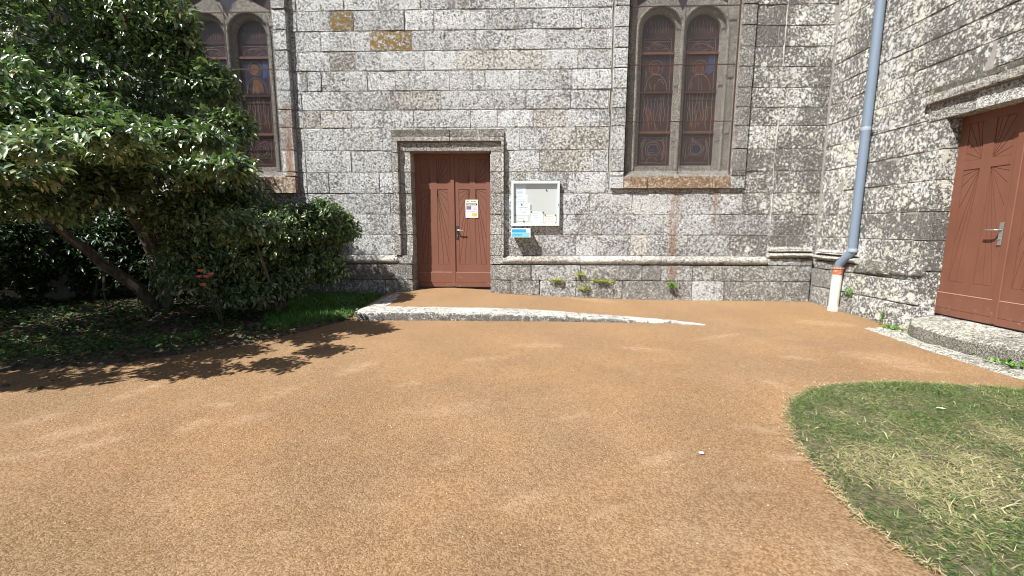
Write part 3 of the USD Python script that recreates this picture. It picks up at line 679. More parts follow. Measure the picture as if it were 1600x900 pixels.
# ------------------------------------------------------------------ doors
def door(T, u0, zb, label, w=-.30, mirror=False):
    wdt, hgt = 1.45, 2.742-zb
    dr = obj('door', put(prism(sbox(u0-.015, zb, u0+wdt+.015, 2.742), .04), T, w-.045), M['door_paint'], church, label=label)
    seam = u0+.725
    L = [(.10, .292), (.415, .622)]
    leaves = [(u0-.01, seam-.004, [u0+.10, u0+.292, u0+.412, u0+.622]), (seam+.004, u0+wdt+.01, [u0+.828, u0+1.036, u0+1.146, u0+1.352])]
    for li, (a, b, c) in enumerate(leaves):
        frame = sbox(a, zb+.30, b, 2.742)
        rows = [(zb+.45, 2.088), (2.195, 2.644)]
        for p0, p1 in ((c[0], c[1]), (c[2], c[3])):
            for r0, r1 in rows: frame = frame.difference(sbox(p0, r0, p1, r1))
        obj('leaf_frame', put(prism(frame, .020), T, w-.006), M['door_paint'], dr)
        for pi, (p0, p1) in enumerate(((c[0], c[1]), (c[2], c[3]))):
            inner = p1 if pi == 0 else p0; outer = p0 if pi == 0 else p1
            for ri, (r0, r1) in enumerate(rows):
                o = (inner, r1 if ri == 0 else r0); far = r0 if ri == 0 else r1; ww, hh = abs(p1-p0), r1-r0
                sg = -1 if ri == 0 else 1; so = 1 if outer > inner else -1
                if ri == 0: ends = [(outer, o[1])] + [(outer, o[1]-f_*hh) for f_ in (.05, .15, .34, .66)] + [(outer, far), (inner+so*ww*.52, far), (inner, far)]
                else: ends = [(outer, o[1])] + [(outer, o[1]+f_*hh) for f_ in (.22, .55)] + [(outer, far), (inner+so*ww*.55, far), (inner+so*ww*.25, far), (inner, far)]
                mb = MB()
                for e0, e1 in zip(ends[:-1], ends[1:]):
                    g = Polygon([o, e0, e1]).buffer(0).buffer(-.0028, join_style=2)
                    if g.area < 1e-5: continue
                    mb.add(prism(g, .013))
                v, f = mb.mesh()
                obj('panel', put((v, f), T, w-.005), M['door_paint'], dr)
        # bottom boards
        obj('kick_board', put(prism(sbox(a+.002, zb+.098, b-.012, zb+.292), .034), T, w-.004), M['door_paint'], dr)
        obj('weather_bead', put(prism(sbox(a+.002, zb+.2925, b-.012, zb+.299), .036), T, w-.004), M['door_edge'], dr)
        obj('bottom_board', put(prism(sbox(a+.002, zb+.012, b-.012, zb+.094), .038), T, w-.004), M['door_paint'], dr)
    obj('astragal', put(cbox(seam-.050, seam+.026, zb+.02, 2.74, 0, .038, .006), T, w-.001), M['door_paint'], dr)
    # handle: backplate with a lever
    hz = zb+1.06; hu = seam+.068 if not mirror else seam-.085
    s = 1 if not mirror else -1
    obj('handle_plate', put(cbox(hu-.022, hu+.022, hz-.13, hz+.13, 0, .010, .003), T, w+.014), M['dark_metal'] if not mirror else M['handle_steel'], dr)
    mb = MB()
    lev = [(hu, hz+.045, .015), (hu, hz+.045, .055), (hu+s*.03, hz+.046, .064), (hu+s*.11, hz+.043, .064), (hu+s*.125, hz+.040, .058)]
    lev = np.array(lev); v, f = tube(lev, [.013, .011, .011, .010, .009], 8)
    mb.add((v, f)); v, f = tube([(hu, hz-.06, .008), (hu, hz-.06, .02)], .011, 10); mb.add((v, f))
    obj('handle', put(mb.mesh(), T, w+.014), M['handle_steel'], dr, smooth=50)
    return dr
door(FRONT, DX0, .212, 'brown front double door with a poster on its right leaf')
door(SIDE, door_side[0], .245, 'brown side double door above the stone step at the right', w=-.21, mirror=True)

# ------------------------------------------------------------------ side wall stones
sz = [6.03, 5.72, 5.42, 5.12, 4.79, 4.47, 4.12, 3.785, 3.465, 3.143, 2.765, 2.365, 1.985, 1.587, 1.207, .84]
sx_excl = sbox(door_side[0]-.245, -1, 0, 3.16)
for i, (z1, z0) in enumerate(zip(sz[:-1], sz[1:])):
    r2 = random.Random(300+i); u = -7.985; js = [u]
    u += r2.uniform(.2, .6)
    while u < -2.2: js.append(u); u += r2.uniform(.42, .95)
    for a, b in zip(js[:-1], js[1:]):
        g = sbox(a+.004, z0+.004, b-.004, z1-.004)
        if g.intersects(sx_excl): g = g.difference(sx_excl.buffer(.004, join_style=2))
        for q in getattr(g, 'geoms', [g]):
            if q.is_empty: continue
            b0 = q.bounds
            if b0[2]-b0[0] < .06 or b0[3]-b0[1] < .05: continue
            lay(b0[0], b0[2], b0[1], b0[3], SIDE, 'granite_side', side_wall, amp=.010, corner=.006, ch=.008)
# the same wall nearer the camera and higher, outside the picture
obj('upper_wall', put(prism(sbox(-7.98, 6.04, -1.0, 7.55), .03), SIDE, -.03), M['far_stone'], side_wall)
obj('rear_wall', put(prism(sbox(-2.2, 3.2, -1.0, 6.02), .03), SIDE, -.03), M['far_stone'], side_wall)
obj('rear_wall', put(prism(sbox(-4.06, 0, -1.0, 3.15), .03), SIDE, -.03), M['far_stone'], side_wall)
for i, (z0, z1) in enumerate(((.34, .66), (-.1, .34))):
    js = [-7.93, -7.55, -7.2, -6.45, -5.80] if i == 0 else [-7.93, -7.42, -6.9, -6.15, -5.72]
    for a, b in zip(js[:-1], js[1:]): lay(a+.004, b-.004, z0+.005, z1-.005, SIDE, 'granite_side' if a > -7.3 else 'granite_plinth', side_wall, .075, .2, 'plinth_stone', amp=.010)
for a, b in zip([-7.88, -7.55, -7.22], [-7.55, -7.22, -6.9]):
    lay(a+.004, b-.004, .665, .80, SIDE, 'granite_plinth', side_wall, .07, .2, 'plinth_stone')
    moulding(a+.004, b-.004, .81, .915, SIDE, 'granite_moulding', side_wall, .11, .01); moulding(a+.004, b-.004, .918, 1.0, SIDE, 'granite_moulding', side_wall, .06, .0)
# weathered mossy ledge right of the drainpipe
n = 44; us = np.linspace(-6.93, -5.80, n); rows = []
for j, (w_, z_) in enumerate(((-.05, .88), (.008, .86), (.030, .81), (.052, .76), (.070, .705), (.040, .675), (-.05, .655))):
    fade = np.clip((us+5.76)/-.75, .02, 1)*(.75+.5*meshkit.fbm(np.stack([us*5, 0*us, 0*us], -1), 2, 4))
    P = np.stack([us, np.full(n, z_), np.full(n, w_)*fade], -1)
    nz = meshkit.fbm(np.stack([us*16, np.full(n, j*1.7), 0*us], -1), 4, 9)-.5
    P[:, 2] += nz*.075*(0 < j < 6); P[:, 1] = .76+(P[:, 1]-.76)*(.30+.70*fade) + nz*.06*(0 < j < 6); rows.append(P)
V = np.array(rows).reshape(-1, 3); F = [(j*n+i, (j+1)*n+i, (j+1)*n+i+1, j*n+i+1) for j in range(6) for i in range(n-1)]
obj('mossy_ledge', put((V, np.array(F)), SIDE), M['moss_ledge'], side_wall, smooth=True)
lay(-6.9, -5.80, .66, .838, SIDE, 'granite_side', side_wall, 0.0, .13)
# side door jambs, lintel and hood
for z0, z1 in zip([.24, .80, 1.207, 1.587, 1.985, 2.365], [.80, 1.207, 1.587, 1.985, 2.365, 2.73]):
    lay(door_side[0]-.24, door_side[0], z0+.003, z1-.003, SIDE, 'granite_side', side_wall, 0.002, .21, 'jamb_stone', amp=.006, ch=.006)
    lay(door_side[1], door_side[1]+.24, z0+.003, z1-.003, SIDE, 'granite_side', side_wall, 0.002, .21, 'jamb_stone', amp=.006, ch=.006)
lay(door_side[0]-.24, door_side[0], -.1, .237, SIDE, 'granite_side', side_wall, 0.02, .2, 'jamb_stone')
for a, b in ((door_side[0]-.24, -5.45), (-5.445, -4.75), (-4.745, -4.09)):
    lay(a, b-.003, 2.742, 2.955, SIDE, 'granite_dressed', side_wall, .006, .22, 'lintel', amp=.006)
for a, b in ((-6.06, -5.2), (-5.195, -4.06)):
    lay(a, b-.003, 2.965, 3.07, SIDE, 'granite_moulding', side_wall, .062, .2, 'hood_stone', amp=.014); lay(a, b-.003, 3.072, 3.15, SIDE, 'moss_ledge', side_wall, .035, .2, 'hood_stone', amp=.015)

# buttress at the far left, roof and cornice above the picture
bt = obj('buttress', box(-9.3, -8.2, 7.12, 7.96, -.2, 6.6), M['mortar'], church)
for i, (z1, z0) in enumerate(zip(ZC[:-1], ZC[1:])):
    m_ = put(stone_block(-7.95, -7.12, z0+.005, z1-.005, 0, .1, 900+i), np.array([[0, 0, 1, -8.15], [1, 0, 0, 15.07], [0, 1, 0, 0], [0, 0, 0, 1.]]))
    obj('stone', m_, M['granite_brown'], bt, smooth=40); lay(-9.3, -8.16, z0+.005, z1-.005, FRONT, 'granite_brown', bt, .93, .1)
obj('cornice', box(-14, 5.9, 7.70, 8.63, 7.6, 7.85), M['far_stone'], church)
rv = np.array([[-14, 7.6, 7.86], [6.2, 7.6, 7.86], [6.2, 12.5, 11.5], [-14, 12.5, 11.5], [-14, 8.6, 7.80], [6.2, 8.6, 7.80], [6.2, 12.5, 7.80], [-14, 12.5, 7.80]], float)
obj('roof', (rv, np.array([(0, 1, 2, 3), (1, 0, 4, 5), (3, 2, 6, 7)])), M['slate'], church)

# ------------------------------------------------------------------ notice board, sheets, leaflet box, poster
BX0, BX1, BZ0, BZ1, BD = -.264, .613, 1.400, 2.200, .08
nb = thing('notice_board', 'pale grey framed notice board on the wall right of the front door', 'notice board', loc=(.17, D, 1.4))
L_ = (.17, D, 1.4); t = .045
fr = MB()
for b in ((BX0, BX1, BZ1-t, BZ1), (BX0, BX1, BZ0, BZ0+t), (BX0, BX0+t, BZ0+t, BZ1-t), (BX1-t, BX1, BZ0+t, BZ1-t)): fr.add(cbox(b[0], b[1], D-BD, D-.002, b[2], b[3], .005))
obj('frame', fr.mesh(), M['aluminium'], nb, loc=L_)
obj('back_panel', box(BX0+.02, BX1-.02, D-.028, D-.014, BZ0+.02, BZ1-.02), M['board_back'], nb, loc=L_)
obj('glass_pane', box(BX0+t-.004, BX1-t+.004, D-.076, D-.073, BZ0+t-.004, BZ1-t+.004), M['clear_pane'], nb, loc=L_)
obj('lock', tube([(BX1-.022, D-BD-.004, 1.78), (BX1-.022, D-BD+.004, 1.78)], .012, 10), M['black'], nb, loc=L_)
def bpx(x, y): q = W(x, y, D-.03); return q[0], q[2]
def Bp(x, y): return 795+x/9.0, 275+y/9.0          # crop of the photograph -> its pixels
for (x_, y_) in ((530, 198), (95, 293), (180, 402), (317, 505), (481, 510), (510, 548), (656, 552), (92, 552), (210, 634), (323, 664), (478, 664), (507, 664), (656, 660)):
    X, Z = bpx(*Bp(x_, y_)); obj('magnet', tube([(X, D-.029, Z), (X, D-.040, Z)], .0125, 10), M['black'], nb, loc=L_)
X, Z = bpx(*Bp(311, 440)); obj('thin_strip', box(X-.006, X+.006, D-.032, D-.0285, Z-.045, Z+.045), M['black'], nb, loc=L_)
SHEETS = [((100, 118, 236, 262), 'paper', 'tall printed notice sheet at the top left inside the board', 7, 'ink', 3.0), ((98, 262, 264, 380), 'paper', 'notice sheet with a scalloped top below the top left one in the board', 3, 'ink', 3.6),
          ((103, 384, 303, 556), 'paper', 'large notice sheet with a round sketch at the left of the board', 2, 'ink', 3.0), ((108, 560, 276, 632), 'paper_warm', 'small warm-tinted slip in the bottom left corner of the board', 1, 'pink_ink', 3.0),
          ((312, 502, 478, 680), 'paper', 'square notice sheet at the bottom middle of the board', 6, 'ink', 3.3), ((492, 545, 664, 684), 'paper_warm', 'pink-lined notice sheet at the bottom right of the board', 4, 'pink_ink', 3.2)]
for si, ((xa, ya, xb, yb), mat, lab, nl, ink, off) in enumerate(SHEETS):
    x0, z1 = bpx(*Bp(xa, ya)); x1, z0 = bpx(*Bp(xb, yb)); y = D-.0285-.0006*si
    nsx, nsz = 5, 5
    v, f = grid_mesh(np.linspace(x0, x1, nsx), np.linspace(z0, z1, nsz), lambda a, b: .003*np.sin(7*(a-x0)/(x1-x0))*((b-z0)/(z1-z0)))
    v = np.stack([v[:, 0], y-.0012-np.abs(v[:, 2]), v[:, 1]], -1)
    sh_ = thing('notice_sheet', lab, 'paper', loc=(x0, y, z0)); obj('sheet', (v, f), M[mat], sh_, loc=(x0, y, z0))
    r3 = random.Random(si); mb = MB()
    if nl == 2:
        for a in np.linspace(0, 2*math.pi, 9)[:-1]: mb.add(box((x0+x1)/2+.05*math.cos(a)-.012, (x0+x1)/2+.05*math.cos(a)+.012, y-.0062, y-.0055, (z0+z1)/2+.05*math.sin(a)-.003, (z0+z1)/2+.05*math.sin(a)+.003))
    for q in range(nl):
        zz = z1-(z1-z0)*(q+.8)/(nl+.6); wd = (x1-x0)*r3.uniform(.45, .82)
        th = .004 if mat == 'paper' else .008
        mb.add(box(x0+.018, x0+.018+wd, y-.0062, y-.0055, zz-th/2, zz+th/2))
    obj('print', mb.mesh(), M[ink], sh_, loc=(x0, y, z0))
lb = thing('leaflet_box', 'small white leaflet box with a blue printed front under the notice board', 'box', loc=(-.1, D, 1.19))
L_ = (-.1, D, 1.19); lx0, lx1, lz0, lz1, ly = -.259, .088, 1.194, 1.354, D-.215
obj('shell', cbox(lx0, lx1, ly, D-.002, lz0+.05, lz1, .004), M['white_print'], lb, loc=L_)
obj('shell_lip', cbox(lx0, lx1, ly, ly+.02, lz0, lz0+.049, .003), M['white_print'], lb, loc=L_)
obj('front_print', box(lx0+.012, lx0+.262, ly-.002, ly, lz0+.095, lz1-.012), M['blue_print'], lb, loc=L_)
obj('front_print', box(lx0+.006, lx1-.02, ly-.002, ly, lz0+.010, lz0+.092), M['cyan_print'], lb, loc=L_)
mb = MB(); r3 = random.Random(8)
for q in range(7): mb.add(box(lx0+.02+q*.026, lx0+.036+q*.026, ly-.0034, ly-.0022, lz0+.03+r3.uniform(0, .01), lz0+.06))
obj('print_strokes', mb.mesh(), M['blue_print'], lb, loc=L_)
po = thing('poster', 'small white and yellow event poster stuck on the right leaf of the front door', 'poster', loc=(-1.03, 8.28, 1.55))
L_ = (-1.03, 8.28, 1.55); px0, px1, pz0, pz1, py_ = -1.150, -.910, 1.556, 1.893, 8.284
obj('sheet', box(px0, px1, py_-.003, py_, pz0, pz1), M['white_print'], po, loc=L_)
def pr(nm, a, b, c, d, mat, o=.0042): obj(nm, box(px0+a*(px1-px0), px0+b*(px1-px0), py_-o, py_-.0032, pz1-d*(pz1-pz0), pz1-c*(pz1-pz0)), M[mat], po, loc=L_)
pr('top_band', .02, .98, .02, .16, 'cream_print'); pr('title_strip', .05, .93, .20, .31, 'black'); pr('picture', .06, .46, .35, .55, 'photo_print')
pr('pink_text', .50, .92, .38, .42, 'pink_print'); pr('pink_text', .58, .88, .45, .49, 'pink_print'); pr('pink_text', .60, .9, .52, .56, 'pink_print'); pr('pink_text', .04, .94, .62, .655, 'pink_print'); pr('pink_text', .05, .7, .675, .70, 'pink_print')
pr('yellow_badge', .52, .92, .74, .93, 'yellow_print'); pr('small_print', .06, .42, .90, .925, 'ink')
for q in range(7):
    if q != 2: pr('title_letter', .12+q*.11, .12+q*.11+.08, .055, .105, 'black', .0052)
for q in range(8): pr('subtitle_letter', .10+q*.095, .16+q*.095, .235, .275, 'cream_print', .0052)

# ------------------------------------------------------------------ drainpipe on the side wall
dp = thing('drainpipe', 'tall blue-grey drainpipe on the side wall with a white iron foot', 'drainpipe', loc=(5.17, 7.1, 0))
L_ = (5.17, 7.1, 0)
axis = np.array([[5.165, 6.955, 7.6], [5.165, 6.955, 4.0], [5.165, 6.965, 2.4], [5.165, 6.97, 1.06], [5.16, 6.985, .98], [5.13, 7.06, .88], [5.105, 7.12, .80], [5.10, 7.135, .72]])
obj('pipe', tube(axis, .062, 18), M['zinc'], dp, smooth=50, loc=L_)
for z in (2.86, 1.02): 
    a = np.array([5.165, 6.965, z]); obj('joint_ring', tube([a+[0, 0, -.028], a+[0, 0, -.02], a+[0, 0, .02], a+[0, 0, .028]], [.064, .068, .068, .064], 18), M['pvc_joint'], dp, smooth=50, loc=L_)
for z in (4.9, 2.80):
    obj('bracket', box(5.16, SX+.02, 6.94, 6.98, z-.012, z+.012), M['dark_metal'], dp, loc=L_)
foot = np.array([[5.10, 7.135, .735], [5.098, 7.137, .62]]); obj('collar', tube([foot[0], foot[0]-[0, 0, .02], foot[0]-[0, 0, .03], foot[1]], [.082, .084, .074, .072], 18), M['orange_collar'], dp, smooth=40, loc=L_)
obj('iron_foot', tube([(5.098, 7.137, .625), (5.095, 7.14, .58), (5.09, 7.142, .08), (5.09, 7.142, .075), (5.088, 7.142, -.02)], [.066, .072, .070, .08, .078], 18), M['white_iron'], dp, smooth=40, loc=L_)

# ------------------------------------------------------------------ kerb, side step, paving
kb = thing('kerb', 'pale lichened granite kerb curving along the terrace before the front door', 'kerb', loc=(0, 6.2, 0))
L_ = (0, 6.2, 0)
def kerb_stone(quad, seed, hb=-.15, parent=None, loc=None, mat='granite_kerb', name='kerb_stone', n=9):
    """quad: four plan corners (front-left, front-right, back-right, back-left) with heights"""
    q = np.array(quad, float); a, b = np.linspace(0, 1, n), np.linspace(0, 1, 5)
    top = np.array([[(q[0]*(1-s)+q[1]*s)*(1-t)+(q[3]*(1-s)+q[2]*s)*t for s in a] for t in b])
    nz = meshkit.fbm(top.reshape(-1, 3)*7+seed, 3, seed).reshape(5, n)-.5
    top[..., 2] += nz*.016; top[0, :, 1] += nz[0]*.03
    top[0, :, 2] -= .016; top[-1, :, 2] -= .004; top[:, 0, 2] -= .004; top[:, -1, 2] -= .004
    lip = top[0].copy(); lip[:, 2] -= .02; nrm = (q[0]-q[3]); nrm[2] = 0; nrm /= np.linalg.norm(nrm); lip += nrm*.012
    mid = lip.copy(); mid[:, 2] = mid[:, 2]*.5-.01; mid += nrm[None]*(meshkit.fbm(mid*13, 3, seed)[:, None]-.5)*.035
    base = lip.copy(); base[:, 2] = hb; base += nrm*.008
    rows = [base, mid, lip] + list(top); bk = top[-1].copy(); bk[:, 2] = hb; rows.append(bk)
    V = np.array(rows).reshape(-1, 3); R = len(rows)
    F = [(j*n+i, j*n+i+1, (j+1)*n+i+1, (j+1)*n+i) for j in range(R-1) for i in range(n-1)]
    tri = [t for f in F for t in ((f[0], f[1], f[2]), (f[0], f[2], f[3]))]
    for j in range(1, R-1): tri += [(0, j*n, (j+1)*n)][::1] + [(n-1, (j+1)*n+n-1, j*n+n-1)]
    return obj(name, (V, np.array(tri)), M[mat], parent, smooth=35, loc=loc)
kx = [-2.50, -1.93, -1.13, -.38, .22, .80, 1.46, 2.02, 2.56]
def kf(x): return 6.20-.02*max(0, -x-2)-.05*(x+.0)*(x > 0)*.35 if x < 2 else 6.16-.12*(x-2)/.55
for i, (a, b) in enumerate(zip(kx[:-1], kx[1:])):
    a2, b2 = a+.002, b-.002; back = lambda x: 6.60 if x < 0 else 6.60-.16*x+(.0 if x < 2.3 else -.1)
    ht = lambda x: float(kerb_h(x))+.012
    kerb_stone([(a2, kf(a), ht(a)), (b2, kf(b), ht(b)), (b2, back(b), ht(b)+.006), (a2, back(a), ht(a)+.006)], 20+i, parent=kb, loc=L_)
for i, (y0, y1) in enumerate(((6.24, 6.75), (6.755, 7.35), (7.355, 7.95))):   # the return towards the wall
    f = lambda y: .13+.045*(y-6.24)/1.7
    g = lambda y: -2.56+.10*(y-6.24)/1.7
    kerb_stone([(g(y1), y1, f(y1)), (g(y0), y0, f(y0)), (g(y0)+.36-.03*i, y0, f(y0)+.004), (g(y1)+.33-.03*i, y1, f(y1)+.004)], 40+i, parent=kb, loc=L_, n=6)
ds = thing('door_step', 'thick worn granite step below the brown side door', 'step', loc=(5.0, 5.0, 0)); L_ = (5.0, 5.0, 0)
def step_front(y): return 4.795 + .30*max(0, (y-5.15)/.56)**2.2 + .05*max(0, (4.7-y)/.6)
def step_slab(y0, y1, seed):
    n, k = 26, 9; ys_ = np.linspace(y1, y0, n); rows = []
    for t in (0, .04, .12, .3, .5, .7, .85, 1.0):
        xx = np.array([step_front(y)*(1-t)+5.50*t for y in ys_]); zz = .236-.040*(1-t)**1.5 - (.030 if t == 0 else .010 if t == .04 else 0) - .02*np.exp(-((ys_-4.9)/.35)**2)*(1-t)
        P = np.stack([xx, ys_, zz], -1); P[:, 2] += (meshkit.fbm(P*[6, 6, 0]+seed, 4, seed)-.5)*.030*(t < 1); rows.append(P)
    f0 = rows[0].copy()
    low = []
    for dz, dx in ((-.10, .0), (-.17, -.012), (-.40, .0)):
        P = f0.copy(); P[:, 2] += dz; P[:, 0] += dx + (meshkit.fbm(P*11, 3, seed)-.5)*.05; low.insert(0, P)
    V = np.array(low+rows).reshape(-1, 3); R = len(low)+len(rows)
    F = np.array([(j*n+i, j*n+i+1, (j+1)*n+i+1, (j+1)*n+i) for j in range(R-1) for i in range(n-1)])
    cap = [(0, j*n, (j+1)*n) for j in range(1, R-1)] + [(n-1, (j+1)*n+n-1, j*n+n-1) for j in range(1, R-1)]
    return V, np.vstack([F[:, [0, 1, 2]], F[:, [0, 2, 3]], np.array(cap)])
obj('step_stone', step_slab(4.62, 5.72, 61), M['granite_step'], ds, smooth=50, loc=L_)
obj('step_stone', step_slab(3.6, 4.614, 62), M['granite_step'], ds, smooth=50, loc=L_)
pv = thing('paving_strip', 'strip of pale flat slabs along the side wall foot', 'paving', loc=(4.7, 5, 0)); L_ = (4.7, 5, 0)
for i, (y0, y1) in enumerate(((4.66, 5.95), (3.86, 4.65), (2.9, 3.855))):
    o = lambda y: 4.53+.16*max(0, (y-5.3)/.65)
    kerb_stone([(o(y1)+.0, y1, .014), (o(y0), y0, .014), (5.0, y0, .02), (5.0+.05*(i == 0), y1, .02)], 70+i, parent=pv, loc=L_, mat='granite_step', name='paving_slab', hb=-.12)

# ------------------------------------------------------------------ leaves
def leaf_mesh(P, Dr, N, L, Wd, fold=.25, droop=.15):
    """many separate leaves: base points, directions, up-normals, lengths, widths -> (v, f), eight triangles each"""
    Dr = Dr/np.linalg.norm(Dr, axis=1, keepdims=True); Sd = np.cross(Dr, N); Sd /= np.linalg.norm(Sd, axis=1, keepdims=True)+1e-9; N = np.cross(Sd, Dr)
    L, Wd = L[:, None], Wd[:, None]
    pt = lambda a, s, h: P + Dr*L*a + Sd*Wd*.5*s + N*(h*Wd - droop*L*a*a)
    V = np.stack([pt(0, 0, 0), pt(.3, -.85, fold), pt(.32, 0, 0), pt(.3, .85, fold), pt(.68, -.8, fold), pt(.68, 0, 0), pt(.68, .8, fold), pt(1, 0, 0)], 1)
    T = np.array([(0, 1, 2), (0, 2, 3), (1, 4, 5), (1, 5, 2), (2, 5, 6), (2, 6, 3), (4, 7, 5), (5, 7, 6)])
    n = len(P); return V.reshape(-1, 3), (T[None] + (np.arange(n)*8)[:, None, None]).reshape(-1, 3)
def blade_mesh(P, Dr, L, Wd, bend=.5):
    n = len(P); Dr = Dr/np.linalg.norm(Dr, axis=1, keepdims=True); Sd = np.cross(Dr, [0, 0, 1.]) + 1e-6; Sd /= np.linalg.norm(Sd, axis=1, keepdims=True)
    H = Dr*[1, 1, 0]; L, Wd = L[:, None], Wd[:, None]
    pt = lambda a, s: P + Dr*L*a + H*L*bend*a*a - np.array([0, 0, 1.])*L*bend*.45*a*a + Sd*Wd*s*.5*(1-a*.75)
    V = np.stack([pt(0, -1), pt(0, 1), pt(.5, -1), pt(.5, 1), pt(1, 0)], 1)
    T = np.array([(0, 1, 3), (0, 3, 2), (2, 3, 4)])
    return V.reshape(-1, 3), (T[None] + (np.arange(n)*5)[:, None, None]).reshape(-1, 3)
def sprays(rs, blobs, per=9, llen=.086):
    """twig tips spread through lumpy blobs; each twig carries a few leaves. blobs: (x, y, z, rx, ry, rz, number)"""
    P, Dr, N, L = [], [], [], []
    tips = []
    for bx, by, bz, rx, ry, rz, num in blobs:
        num = int(num*1.15)
        o = rs.normal(0, 1, (num*3, 3)); o /= np.linalg.norm(o, axis=1, keepdims=True); o = o[o[:, 2] > -.75]
        lump = meshkit.fbm(o*2.3+[bx, by, bz], 3, 4)
        rad = (.62+.62*lump)*np.where(rs.random(len(o)) < .72, rs.uniform(.86, 1.03, len(o)), rs.uniform(.45, .86, len(o)))
        keep = meshkit.fbm(o*4.5+[by, bz, bx], 2, 8) > .40
        o, rad = o[keep][:num], rad[keep][:num]
        tips.append((np.array([bx, by, bz]) + o*rad[:, None]*[rx, ry, rz], o))
    T = np.vstack([t[0] for t in tips]); O = np.vstack([t[1] for t in tips])
    n = len(T); d = O*[1, 1, .35] + rs.normal(0, .35, (n, 3)) + [0, 0, .12]; d /= np.linalg.norm(d, axis=1, keepdims=True)
    for k in range(per):
        s = (k/(per-1)-1)*.20
        az = rs.normal(0, 1, (n, 3)); az -= d*(az*d).sum(1, keepdims=True); az /= np.linalg.norm(az, axis=1, keepdims=True)
        ld = d*(.55 if k < per-2 else 1.1) + az*.9 + [0, 0, -.30]
        P.append(T + d*s); Dr.append(ld); N.append(np.array([0, 0, 1.]) + O*.35 + rs.normal(0, .28, (n, 3))); L.append(llen*rs.uniform(.7, 1.25, n))
    P, Dr, N, L = np.vstack(P), np.vstack(Dr), np.vstack(N), np.hstack(L)
    return leaf_mesh(P, Dr, N, L, L*.44), T
rs = np.random.default_rng(7)
TB = np.array([-5.75, 6.55, 0])
tree = thing('camellia_tree', 'big glossy dark green camellia tree with several slanting trunks at the left', 'tree', loc=TB)
crown = [(-6.4, 5.9, 3.9, 1.4, 1.2, 1.1, 620), (-5.6, 5.9, 3.2, 1.15, .9, .75, 520), (-6.6, 4.6, 3.1, 1.35, 1.0, .95, 620), (-5.35, 6.3, 2.55, .95, .75, .6, 380), (-7.9, 4.6, 3.2, 1.3, 1.2, 1.3, 420),
         (-5.8, 5.55, 4.45, 1.15, .85, .7, 420), (-4.8, 5.63, 3.95, .75, .5, .48, 280), (-4.2, 5.8, 3.2, .44, .42, .33, 180), (-4.58, 5.72, 3.6, .48, .42, .35, 180), (-5.3, 4.3, 2.55, .95, .7, .55, 430), (-4.55, 4.35, 2.3, .75, .55, .36, 300),
         (-3.85, 4.5, 2.3, .42, .38, .20, 130), (-5.0, 3.45, 2.0, .95, .55, .36, 330), (-6.0, 3.2, 2.15, .9, .6, .45, 300), (-5.3, 5.1, 1.85, .8, .55, .36, 270), (-4.55, 5.35, 2.1, .6, .5, .36, 230), (-3.95, 5.75, 2.68, .40, .35, .30, 140), (-4.3, 6.0, 2.15, .55, .5, .40, 220), (-3.45, 4.6, 2.3, .36, .3, .13, 75), (-3.8, 4.0, 2.1, .42, .3, .13, 85), (-8.8, 4.2, 2.6, 1.5, 1.4, 1.0, 420), (-9.6, 5.9, 3.0, 1.3, 1.2, 1.2, 300), (-7.7, 3.2, 2.2, 1.1, .8, .6, 320), (-3.1, 4.5, 2.0, .3, .28, .12, 60), (-3.35, 3.5, 2.1, .3, .25, .10, 50), (-3.55, 3.05, 1.95, .3, .25, .10, 45), (-4.3, 2.85, 1.95, .5, .3, .15, 90), (-5.4, 2.6, 1.95, .7, .35, .18, 140), (-5.4, 4.5, 1.62, .8, .5, .26, 240), (-6.4, 4.3, 1.7, .8, .5, .3, 200), (-4.7, 5.75, 1.55, .6, .45, .35, 210), (-4.2, 3.5, 1.85, .35, .3, .14, 70)]
(cv, cf), tips = sprays(rs, crown)
leafy('crown', (cv, cf), M['camellia_leaf'], tree, loc=TB, seed=1)
trunks = [[(0, 0, -.1), (-.25, -.15, .45), (-.75, -.5, 1.1), (-1.2, -.9, 2.0), (-1.5, -1.2, 2.9)], [(.05, .02, -.1), (.0, .02, .5), (.12, .0, 1.2), (.05, -.2, 2.1), (-.3, -.4, 3.4)], [(-.05, 0, -.05), (-.1, .1, .6), (-.45, .15, 1.5), (-.9, -.1, 2.8), (-.9, -.2, 4.2)],
          [(.08, 0, 0), (.3, -.25, .6), (.55, -.7, 1.2), (.75, -1.1, 1.7)], [(.05, .05, .3), (.45, .1, 1.0), (.85, .05, 1.8), (1.05, .05, 2.8)]]
for i, tk in enumerate(trunks):
    pts = np.array(tk); tt = np.linspace(0, 1, 14); pts = np.stack([np.interp(tt, np.linspace(0, 1, len(pts)), pts[:, c]) for c in range(3)], 1); pts += rs.normal(0, .012, pts.shape)
    tr = obj('trunk', tube(pts, np.linspace((.10, .085, .08, .06, .06)[i], .025, 14), 9), M['bark'], tree, smooth=60)
    for q in range(5):
        b0 = pts[5+q*2 if 5+q*2 < 14 else 13]; tg = b0 + rs.normal(0, .45, 3) + [0, 0, .35]
        obj('branch', tube([b0, (b0+tg)/2+rs.normal(0, .04, 3), tg], [.022, .015, .006], 6), M['bark'], tr)
SB = np.array([-3.75, 6.3, .05])
shrub = thing('camellia_shrub', 'lower spreading camellia bush reaching right towards the front door', 'shrub', loc=SB)
